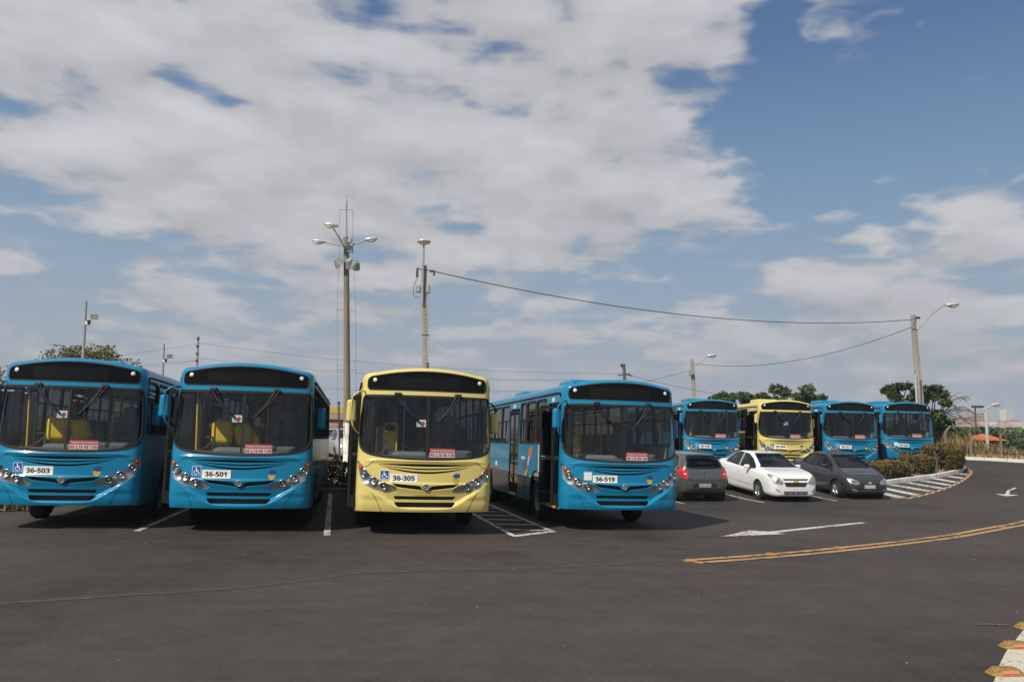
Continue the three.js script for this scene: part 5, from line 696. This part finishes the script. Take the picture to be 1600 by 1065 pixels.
{ const b = P2(15.75, terrainY(15.75, 70), 70), t = poleThing('street_lamp', 'small distant concrete lamp pole above the leftmost rear bus', 'street lamp', null, b), q = (x, y, d = 70) => rel(b, P2(x, y, d)); concretePole(t, b, P2(15.30, 9.1, 70), 0.32, 0.24, 0); mesh('lamp_arm', pipe([q(15.42, 8.4), q(16.1, 9.0), q(16.75, 9.42)], 0.04), M.galv, t); lampHead(t, 'lamp', q(16.98, 9.48), 0, 1.4); mesh('transformer_box', box(0.5, 0.4, 0.35, ...q(15.22, 7.95, 69.7), 0.05), M.galv, t); }
{ const b = P2(8.45, terrainY(8.45, 60), 60), t = poleThing('utility_pole', 'short dark utility pole top with crossarm above the near blue bus on the right', 'utility pole', null, b), q = (x, y, d = 60) => rel(b, P2(x, y, d)); mesh('pole', rod([0, -0.2, 0], q(8.17, 7.6), 0.15, 0.11, 10), M.bark, t); mesh('crossarm', merge([rod(q(7.75, 6.75), q(8.6, 6.9), 0.04), cyl(0.05, 0.3, ...q(8.05, 7.45)), box(0.3, 0.18, 0.2, ...q(8.05, 7.5), 0.03), rod(q(8.2, 6.9), q(8.75, 6.75), 0.05)]), M.darkMetal, t); }
const skinny = (x, d, top, label, fl) => { const b = P2(x, terrainY(x, d), d), t = poleThing('floodlight_mast', label, 'mast', 'slim masts beyond the left buses', b); mesh('mast', rod([0, -0.3, 0], rel(b, P2(...top)), 0.11, 0.07, 10), M.galv, t); if (fl) { const [fx, fy] = fl, p = rel(b, P2(fx, fy, d)), tx = (top[0] - x) * ((fy - b[1]) / (top[1] - b[1])); mesh('bracket', merge([rod([tx, p[1] - 0.3, 0], [p[0], p[1] - 0.05, 0.1], 0.03), rod([tx, p[1] - 0.05, 0], [p[0], p[1] - 0.05, 0.1], 0.03)]), M.darkMetal, t); for (const s of [-1, 1]) { const f = mesh('floodlight', place(box(0.36, 0.26, 0.16, 0, 0, 0, 0.04), p[0] + s * 0.17, p[1] + s * 0.16, 0.1, s * 0.7, 0.3), M.darkMetal, t); mesh('lens', place(box(0.3, 0.2, 0.02, 0, 0, 0.085, 0.005), p[0] + s * 0.17, p[1] + s * 0.16, 0.1, s * 0.7, 0.3), M.lampWhite, f); } } return t; };
skinny(-23.15, 45, [-23.43, 8.89, 45], 'slim steel floodlight mast in front of the feathery tree on the left', [-23.02, 7.85]);
skinny(-25.1, 60, [-25.3, 8.27, 60], 'slim floodlight mast showing between the two left blue buses', [-24.95, 7.2]);
{ const t = skinny(-22.6, 60, [-22.86, 8.9, 60], 'knobbly mast above the second blue bus from the left'); t.userData.group = undefined; delete t.userData.group; mesh('insulator', merge([0.2, 0.75, 1.3, 1.8].map(k => cyl(0.10, 0.16, -0.24 + k * 0.01, 8.9 - k - t.position.y, 0.05))), M.bark, t); }
{ const b = P2(-6.22, G(-6.2, 31) + 0.05, 31), t = poleThing('garden_post', 'thin black post beside the painted base of the round pole', 'post', null, b); mesh('post', merge([rod([0, 0, 0], rel(b, P2(-6.40, 2.99, 31)), 0.035, 0.03), cyl(0.05, 0.1, ...rel(b, P2(-6.40, 3.05, 31)))]), M.darkMetal, t); }
{ const b = P2(40.1, 0.6, 70), t = poleThing('street_lamp', 'pale grey street lamp in front of the far town with one arm pointing right', 'street lamp', null, b), q = (x, y, d = 70) => rel(b, P2(x, y, d)); mesh('pole', rod([0, 0, 0], q(40.09, 5.6), 0.16, 0.12), M.lampHead, t); mesh('lamp_arm', merge([rod(q(40.0, 5.5), q(40.75, 5.85), 0.06), box(0.5, 0.14, 0.2, ...q(39.9, 5.45), 0.04)]), M.lampHead, t); lampHead(t, 'lamp', q(40.95, 5.9), 0, 1.3); }
{ const b = P2(61.55, 2.0, 110), t = poleThing('street_lamp', 'dark distant lamp post left of the pale street lamp', 'street lamp', null, b), q = (x, y) => rel(b, P2(x, y, 110)); mesh('pole', rod([0, -1, 0], q(61.56, 7.9), 0.14, 0.10), M.darkMetal, t); mesh('lamp', box(1.5, 0.3, 0.5, ...q(61.9, 7.95), 0.1), M.darkMetal, t); }
function cable(label, a, b, sag, r, n = 30) { const pts = []; for (let i = 0; i <= n; i++) { const t = i / n; pts.push(V3(lerp(a[0], b[0], t), lerp(a[1], b[1], t) - sag * 4 * t * (1 - t), lerp(a[2], b[2], t))); } thing('cable', label, 'cable', null, new THREE.Mesh(new THREE.TubeGeometry(new THREE.CatmullRomCurve3(pts), n, r, 5), M.wire)); }
cable('black cable sagging from the drilled pole across to the lamp pole on the right', P2(-3.28, 8.70, 33.85), P2(24.48, 9.75, 49.8), 0.95, 0.019);
cable('thinner cable drooping from the right lamp pole down to the distant lamp pole', P2(24.45, 9.35, 49.8), P2(15.4, 8.75, 69.9), 1.05, 0.018);
cable('cable leaving the distant lamp pole down to the left', P2(15.2, 8.2, 69.8), P2(6.5, 6.1, 68), 0.2, 0.014);
cable('cable running from the dark crossarm towards the right behind the rear buses', P2(8.7, 6.75, 60), P2(24.5, 5.2, 66), 0.35, 0.014);
[[-40, 6.6, 6.9, 8.35], [-40, 6.3, 6.4, 7.1]].forEach(([x, y0, y1, y2], i) => cable(['upper', 'lower'][i] + ' faint power line from behind the left tree to the knobbly mast', P2(x, y0, 64), P2(-22.8, y2, 60), 0.25, 0.009));
[[8.4, 6.9, 'upper'], [7.3, 6.45, 'middle'], [5.7, 5.9, 'lower']].forEach(([y0, y1, n]) => cable(`${n} faint power line crossing behind the two poles in the middle`, P2(-22.8, y0, 60), P2(8.2, y1, 60), 0.55, 0.009));

// ---------------------------------------------------------------- hedges, trees, grass
const bl = (x, o) => [x, bedK(x) + o];
clipped('hedge', 'low dark clipped hedge in the kerbed bed left of the near yellow bus', null, [bl(-9.0, 1.0), bl(-6, 1.0), bl(-3, 1.0)], 1.3, 0.82, 21, 9000, [...darkHedge, ...hedgeTones.slice(0, 1), [0.14, 0.05, 0.03]]);
clipped('hedge', 'long clipped hedge on the island beside the graphite car', 'island hedges', [[12.2, 32.6], [13.6, 33.3], [15.2, 34.3], [16.2, 35.0], [16.6, 35.3]], 1.0, 0.58, 22, 13000, hedgeTones);
clipped('hedge', 'middle clipped bush of the island below the rightmost bus', 'island hedges', [[17.0, 35.6], [17.5, 36.0], [18.1, 36.5]], 1.05, 0.72, 23, 6500, hedgeTones);
clipped('hedge', 'tallest rounded bush at the right tip of the island', 'island hedges', [[18.85, 36.8], [19.5, 37.6], [20.0, 38.4]], 1.5, 1.0, 24, 9500, hedgeTones, 0.22);
stuff('dry_grass', tuft(900, 31, (r) => { const t = r(), x = lerp(13.5, 20.4, t), d = lerp(32.9, 38.2, t) + (r() - .4) * 1.2; return [x, G(x, d) + 0.09, -d]; }, 0.14, straw), M.leaf, 'sparse dry grass on the island soil', 'grass');
const tr = [['round_tree', 'largest round dark green tree behind the rear yellow bus', 20.6, 60, 6.6, 1.75, 3.2, 41, 1.0], ['round_tree', 'small dark green tree left of the largest one behind the rear buses', 18.5, 61, 5.9, 0.85, 2.4, 42, 0.7], ['round_tree', 'small tree behind the gap between rear blue and rear yellow bus', 16.5, 60, 5.85, 0.9, 2.3, 43, 0.6], ['round_tree', 'low tree just above the leftmost rear bus', 14.9, 60, 5.75, 1.05, 2.3, 44, 0.7], ['round_tree', 'dark tree at right shoulder of the largest tree behind the rear buses', 22.8, 62, 5.9, 0.95, 2.5, 45, 0.7]];
for (const [n, l, x, d, h, cw, ch, s, k] of tr) tree(n, l, 'trees behind the rear buses', x, d, h - terrainY(x, d), cw, ch, s, green, { n: Math.round(5200 * k), leaf: 0.24, clumps: 22 });
tree('ragged_tree', 'ragged tree behind the right lamp pole with bare branches reaching right', null, 27.0, 53.5, 4.75, 1.35, 4.0, 51, green, { n: 7000, leaf: 0.22, clumps: 30, bare: 16 });
tree('leafy_tree', 'leafy green tree showing just left of the right lamp pole', null, 25.55, 54.5, 4.95, 0.95, 1.9, 52, green, { n: 3000, leaf: 0.24, clumps: 14 });
tree('feathery_tree', 'sparse feathery olive tree rising behind the leftmost bus', null, -25.7, 50, 6.25, 2.75, 2.9, 61, olive, { n: 9000, leaf: 0.17, clumps: 60 });
tree('feathery_tree', 'wispy twig bush at the left edge beside the leftmost bus', null, -31.4, 50, 5.6, 1.3, 2.4, 62, olive, { n: 600, leaf: 0.16, clumps: 20 });
// scrub on the bank behind the fence
stuff('dry_grass_bank', merge([tuft(15000, 33, (r) => { const x = 22.5 + r() * 22, d = lerp(46.4, 51, r()) + (x - 24) * 0.0, k = 0.35 + 1.05 * sstep(-0.15, 0.5, vn(x * 0.75, d * 0.3, 2)) + 0.25 * r(); return [x, terrainY(x, d), -d, k]; }, 0.80, [...straw, [0.16, 0.14, 0.05], [0.11, 0.115, 0.035]], 0.7, 0.016), tuft(5000, 34, (r) => { const x = 22.8 + r() * 20, d = 44.9 + r() * 2 - (x - 24) * 0.35; return [x, Math.max(G(x, d) + 0.08, terrainY(x, d)), -d]; }, 0.22, straw, 0.7, 0.012)]), M.leaf, 'tall straw-coloured grass on the bank behind the wire fence', 'grass');
stuff('verge_stones', merge(Array.from({ length: 26 }, (_, i) => { const r = rnd(900 + i), x = 24 + r() * 5, d = 44.9 - (x - 24) * 0.6 + r() * 0.8; return place(new THREE.DodecahedronGeometry(0.05 + 0.06 * r(), 0), x, G(x, d) + 0.1, -d, r() * 6); })), M.sand, 'pale stones scattered along the verge by the far kerb', 'stones');
const bushSpots = [[24.6, 52.0, 2.0, 1.2, 71, 'dark green shrub under the ragged tree'], [27.3, 55, 1.9, 1.6, 72, 'green shrub beyond the leftmost fence post'], [31.5, 60, 2.1, 2.2, 73, 'wide green shrub left of the orange-roofed kiosk'], [44.5, 66, 2.9, 2.8, 74, 'green bush right of the orange-roofed kiosk'], [39.0, 72, 2.6, 1.8, 75, 'green bush in front of the kiosk lamp'], [49.5, 70, 3.6, 3.2, 76, 'large green bush at the right edge below the town'], [52.5, 78, 4.0, 3.4, 77, 'round-topped green tree right of the far fence post'], [36.5, 82, 3.0, 2.6, 78, 'dull green bush behind the pale street lamp']];
for (const [x, d, h, w, s, l] of bushSpots) tree('shrub', l, 'shrubs beyond the wire fence', x, d, h, w, h * 0.85, s, [...green, ...olive], { n: 2600, leaf: 0.24, clumps: 20 });
{ const r = rnd(88); for (let i = 0; i < 60; i++) { const d = 90 + 420 * Math.pow(r(), 1.5), x = d * lerp(0.49, 0.66, r()), h = Math.min(6, (1.73 + 0.0265 * d - terrainY(x, d)) * (0.7 + 0.4 * r())) ; tree('distant_tree', 'dark green distant tree below the town on the right', 'trees on the slope below the town', x, d, h, h * 0.9, h * 0.8, 200 + i, green, { n: 420, leaf: 0.5 + d / 320, clumps: 14 }); } }
stuff('strip_grass', merge([tuft(2600, 35, (r) => { const x = -10.6 - r() * 5, d = 18.3 + r() * 1.6 + (x + 10.6) * 0.55; return [x, 0.02, -d]; }, 0.24, [[0.10, 0.11, 0.03], [0.20, 0.17, 0.06], [0.06, 0.075, 0.02]], 0.5, 0.012)]), M.leaf, 'short grass strip left of the leftmost bus', 'grass');
{ const w = thing('low_wall', 'low pale blue wall behind the grass strip left of the leftmost bus', 'wall'); w.position.set(-14.2, 0, -18.9); w.rotation.y = 0.30; mesh('wall', box(6.5, 0.62, 0.16, 0, 0.31, 0, 0.02), std(0.36, 0.45, 0.50, 0.9), w); mesh('coping', box(6.6, 0.06, 0.22, 0, 0.65, 0, 0.015), M.concrete, w); }

// ---------------------------------------------------------------- wire fence, kiosk, yellow-fronted building, the town
const fencePosts = [[24.02, 46, 'leftmost', 1], [25.41, 46, 'middle', 0], [27.08, 46, 'rightmost', 0], [28.9, 46, '', 0]];
fencePosts.slice(0, 3).forEach(([x, d, l, bent]) => { const t = thing('fence_post', `${l} weathered concrete fence post on the dry grass bank`, 'fence post', 'concrete fence posts'); t.position.set(x, terrainY(x, d), -d); const h = 1.48; mesh('post', merge([box(0.11, h, 0.11, 0, h / 2, 0, 0.015), box(0.10, 0.42, 0.10, bent ? 0.14 : 0.0, h + 0.12, bent ? 0 : 0.12, 0.015, 0, bent ? 0 : 0.75, bent ? -0.7 : 0)]), std(0.55, 0.5, 0.45, 0.95, { map: concTex }), t); });
{ const t = thing('fence_wires', 'thin fence wires strung between the concrete posts', 'wire fence'); [0.35, 0.75, 1.15, 1.42].forEach(h => { const pts = [[21.6, 47.0], ...fencePosts, [33, 45.8]].map(p => [p[0], terrainY(p[0], p[1]) + h, -p[1]]); mesh('wire', pipe(pts, 0.006, 4, 30), M.wire, t); }); }
{ const t = thing('kiosk', 'small kiosk with bright orange tiled roof beyond the dry grass', 'kiosk'); t.position.set(42.4, 1.1, -75); mesh('wall', merge([box(0.12, 2.0, 2.0, -0.8, 0.9, 0, 0.02), box(1.6, 2.0, 0.12, 0, 0.9, -0.9, 0.02), box(1.1, 0.95, 0.12, -0.35, 1.1, 0.9, 0.02), box(0.12, 2.0, 2.0, 0.8, 0.9, 0, 0.02)]), std(0.52, 0.22, 0.08, 0.9), t);
  const roofM = std(0.55, 0.135, 0.05, 0.85), rf = mesh('roof', place(new THREE.ConeGeometry(2.1, 0.62, 4, 1).toNonIndexed(), 0.15, 2.16, 0, Math.PI / 4), roofM, t); rf.geometry.computeVertexNormals();  mesh('eaves', box(2.7, 0.10, 2.5, 0.15, 1.86, 0, 0.02), roofM, t); for (const x of [-0.6, 0.7]) mesh('pillar', box(0.12, 1.8, 0.12, x, 0.9, 1.05, 0.02), M.bark, t); }
{ const t = thing('shop_building', 'low building with yellow and grey fascia seen between second blue bus and near yellow bus', 'building'); t.position.set(-17.2, 0.75, -75); t.rotation.y = 0.05; const W = 5.2;
  mesh('wall', box(W, 2.9, 6, 0, 1.3, -3, 0.02), std(0.10, 0.035, 0.03, 0.9), t); mesh('fascia', box(W + 0.2, 0.55, 0.3, 0, 3.50, 0, 0.02), std(0.50, 0.33, 0.07, 0.8), t); mesh('lower_fascia', box(W + 0.1, 0.55, 0.25, 0, 2.95, 0, 0.02), std(0.30, 0.27, 0.19, 0.8), t); mesh('roof', box(W, 0.2, 6, 0, 3.6, -3.2, 0.02), M.concrete, t);
  for (const x of [-1.6, 1.35]) { const w = mesh('window', box(0.95, 0.9, 0.06, x, 1.9, 0.02, 0.01), std(0.45, 0.33, 0.27, 0.8), t); mesh('pane', box(0.8, 0.75, 0.03, x, 1.9, 0.06, 0), std(0.30, 0.24, 0.2, 0.3), w); } const dr = mesh('door', box(0.9, 2.0, 0.06, -0.3, 0.85, 0.02, 0.01), M.bark, t); mesh('handle', box(0.04, 0.16, 0.05, 0.0, 0.85, 0.07, 0.01), M.steel, dr); }
{ // the town on the far slope
  const r = rnd(17), wallM = [[0.62, 0.60, 0.56], [0.50, 0.45, 0.38], [0.70, 0.69, 0.67], [0.42, 0.30, 0.24], [0.55, 0.42, 0.30]].map(c => std(...c, 0.9)), roofs = [[0.36, 0.13, 0.075], [0.30, 0.12, 0.08], [0.42, 0.40, 0.38]].map(c => std(...c, 0.9)), winM = std(0.05, 0.055, 0.065, 0.3);
  const tone = ['white', 'beige', 'white', 'brown', 'ochre'], rt = ['red', 'dull red', 'grey'];
  function house(x, d, w, h, dp, wm, rm, floors, label, group, gable) {
    const t = thing(floors > 3 ? 'tower_block' : 'house', label, 'building', group); t.position.set(x, terrainY(x, d), -d); mesh('wall', box(w, h, dp, 0, h / 2 - 1, 0, 0), wallM[wm], t);
    if (gable) { const g = new THREE.CylinderGeometry(0.02, 0.72 * w, h * 0.35, 4, 1).toNonIndexed(); g.computeVertexNormals(); g.rotateY(Math.PI / 4); g.scale(1, 1, dp / w); g.translate(0, h - 1 + h * 0.17, 0); mesh('roof', g, roofs[rm], t); } else mesh('roof', box(w * 0.98, h * 0.06 + 0.3, dp * 0.98, 0, h - 1, 0, 0), roofs[rm], t);
    if (floors > 3) for (let f = 0; f < floors; f++) for (let c = 0; c < 3; c++) mesh('window', box(w * 0.18, h / floors * 0.45, 0.3, (c - 1) * w * 0.3, (f + 0.6) * h / floors - 1, dp / 2, 0), winM, t); else for (const c of [-0.25, 0.25]) mesh('window', box(w * 0.10, h * 0.18, 0.3, c * w, h * 0.5 - 1, dp / 2, 0), winM, t);
  }
  house(421, 705, 6.4, 15.5, 8, 2, 2, 9, 'slim white tower block, tallest in the town', null, false); house(426.5, 712, 4.5, 13, 8, 1, 2, 8, 'beige tower block joined to the right of the white one', null, false);
  house(390, 700, 7.5, 11.5, 8, 3, 2, 5, 'broad brown apartment block left of the white tower', null, false); house(400, 712, 8, 10, 8, 1, 2, 5, 'beige apartment block behind the pale street lamp', null, false); house(396.5, 703, 4, 12, 8, 3, 2, 5, 'narrow brown apartment block beside the broad brown one', null, false); house(412, 720, 5, 10, 6, 0, 2, 5, 'small white apartment block between brown block and white tower', null, false);
  for (let i = 0; i < 70; i++) { const d = 470 + r() * 240, x = d * lerp(0.515, 0.66, r()), w = 4 + 5 * r(), wm = (r() * 5) | 0, rm = (r() * 3) | 0; house(x, d, w, 2.8 + 2.2 * r(), 5 + 4 * r(), wm, rm, 1, `small ${tone[wm]} house with ${rt[rm]} roof in the far town`, `${tone[wm]} and ${rt[rm]} houses in the far town`, rm < 2); }
}
// ---------------------------------------------------------------- raised road studs
const studMat = std(1, 1, 1, 0.8, { map: texture(128, (u, v) => { const k = 1 + (grain() - .5) * 0.5 + pfbm(u, v, 8, 3, 210) * 0.8; return [0.26 * k, 0.165 * k, 0.05 * k]; }, 4) }), studRed = phys(0.70, 0.22, 0.14, 0.3, { clearcoat: 0.4 });
function stud(x, d, turn, label, group, k = 1) {
  const t = thing('road_stud', label, 'road stud', group); t.position.set(x, G(x, d) + L2, -d); t.rotation.y = turn; t.scale.setScalar(k);
  mesh('body', once('stud', () => { const g = lathe([[0.001, 1], [0.50, 1], [0.66, 0.93], [0.95, 0.18], [1, 0.05], [1, -0.05]], 32); { const p = g.attributes.position; for (let i = 0; i < p.count; i++) { const x = p.getX(i), z = p.getZ(i), l = Math.hypot(x, z) || 1, a = Math.atan2(z, x), k = l * Math.pow(Math.abs(Math.cos(a)) ** 5 + Math.abs(Math.sin(a)) ** 5, -1 / 5); p.setXYZ(i, k * Math.cos(a) * 0.15, p.getY(i) * 0.055, k * Math.sin(a) * 0.085); } } g.computeVertexNormals(); return g; }), studMat, t);
  for (const s of [-1, 1]) mesh('reflector', once('studr' + s, () => box(0.15, 0.026, 0.006, 0, 0.030, s * 0.0735, 0.002, 0, s * -0.40)), studRed, t);
}
[[2.80, 12.93, 'orange road stud at the near left end of the double yellow line'], [4.33, 13.92, 'second orange road stud along the double yellow line'], [5.88, 15.02, 'third orange road stud along the double yellow line'], [9.58, 18.05, 'fourth orange road stud along the double yellow line'], [11.80, 20.2, 'orange road stud of the double yellow line nearest the right edge']].forEach(([x, d, l]) => stud(x, d, 0.15, l, 'studs on the double yellow line', 0.68));
[[3.97, 6.83, 'nearest yellow road stud in the bottom right corner'], [4.62, 7.76, 'second yellow road stud from the bottom right corner'], [5.28, 8.62, 'third yellow road stud, cut by the right edge']].forEach(([x, d, l]) => stud(x, d, 0.1, l, 'studs on the white edge line', 0.95));
curve2(apron.slice(1), 17).forEach(([x, d], i) => stud(x, d, 0.5, 'small yellow road stud along the rim of the striped apron', 'studs round the striped apron', 0.85));

// ---------------------------------------------------------------- litter and tar on the asphalt
{ const r = rnd(404);
  stuff('grit', merge(Array.from({ length: 34 }, () => { const d = 6.5 + 9 * r(), x = (r() - 0.5) * 1.25 * d, k = 0.005 + 0.008 * r() * r(); return place(new THREE.DodecahedronGeometry(k, 0), x, k * 0.4, -d, r() * 6, r() * 6); })), std(0.24, 0.21, 0.18, 0.9), 'pale grit and small stones scattered on the asphalt', 'stones');
  const t = thing('twig', 'thin black twig lying on the asphalt near the bottom right corner', 'twig'); t.position.set(4.96, 0.012, -8.72); mesh('stem', pipe([[-0.17, 0, 0.01], [-0.05, 0.004, 0], [0.02, 0, 0.006], [0.17, 0, -0.004]], 0.007, 5), M.bark, t); mesh('side_shoot', pipe([[0, 0, 0], [0.02, 0.008, 0.03], [0.05, 0.004, 0.06]], 0.004, 4), M.bark, t); }

// ---------------------------------------------------------------- buses
const rowA = 'city buses parked in the front row', rowB = 'city buses parked in the rear row';
[
  [{ label: 'blue bus numbered 36-503 at the far left, cut by the frame', group: rowA, paint: M.blue, number: '36-503', bins: true }, -7.934, 14.937, 11.7, 0],
  [{ label: 'blue bus numbered 36-501, second from the left', group: rowA, paint: M.blue, number: '36-501', bins: true }, -4.857, 15.155, 10.6, 0],
  [{ label: 'large near yellow bus numbered 36-305', group: rowA, paint: M.yellow, number: '36-305' }, -1.512, 15.361, 11.0, 0],
  [{ label: 'blue bus numbered 36-519 with open front door and printed flank', group: rowA, paint: M.blue, number: '36-519', blank: true, sticker: false, decor: true }, 2.343, 17.009, 11.83, 0],
  [{ label: 'leftmost blue bus of the rear row, behind the grey hatchback', group: rowB, paint: M.blue, number: '36-525', sticker: false, near: false }, 8.829, 35.978, 5.1, 0.734],
  [{ label: 'yellow bus of the rear row, behind the white car', group: rowB, paint: M.yellow, number: '36-304', near: false }, 12.127, 36.173, 4.8, 0.792],
  [{ label: 'blue bus of the rear row just right of the rear yellow bus', group: rowB, paint: M.blue, number: '36-521', sticker: false, near: false }, 15.305, 37.033, 5.0, 0.858],
  [{ label: 'rightmost blue bus of the rear row, behind the hedge', group: rowB, paint: M.blue, number: '36-528', blank: true, sticker: false, near: false }, 18.814, 39.014, 4.7, 1.003],
].forEach(([o, x, d, yaw, y]) => setBus(makeBus(o), x, d, yaw, y));

// ---------------------------------------------------------------- cars
setOn(makeCar('sedanA', 'white_sedan', 'shiny white saloon car parked nose out in the middle of three', 'car', null, paintWhite, { detail: frontA, wheels: -7, roofAerial: true }), 8.85, 29.3, 0.18);
setOn(makeCar('sedanB', 'grey_sedan', 'graphite saloon car parked nose out beside the striped apron', 'car', null, paintGraphite, { detail: frontB, wheels: -5 }), 11.85, 30.35, 0.18);
setOn(makeCar('hatchA', 'grey_hatchback', 'green-grey hatchback seen from behind with red tail light', 'car', null, paintGreenGrey, { detail: backC, wheels: -5 }), 5.85, 28.3, Math.PI + 0.19);
const silverCar = (d, x, turn, label) => { const c = makeCar('hatchA', 'silver_car', label, 'car', 'silver cars in the sandy yard', paintSilver, { detail: backC, wheels: -5 }); setOn(c, x, d, turn); };
silverCar(43.5, -8.45, 0.35, 'silver car beside the painted pole base, nose towards the hedge'); silverCar(49, -10.6, 0.5, 'silver car parked furthest back, left of the painted pole base'); silverCar(40.5, -10.0, 0.3, 'silver car half hidden by the second blue bus');

scene.fog = new THREE.FogExp2(new THREE.Color(0.62, 0.68, 0.76), 0.0004);
renderer.render(scene, camera);
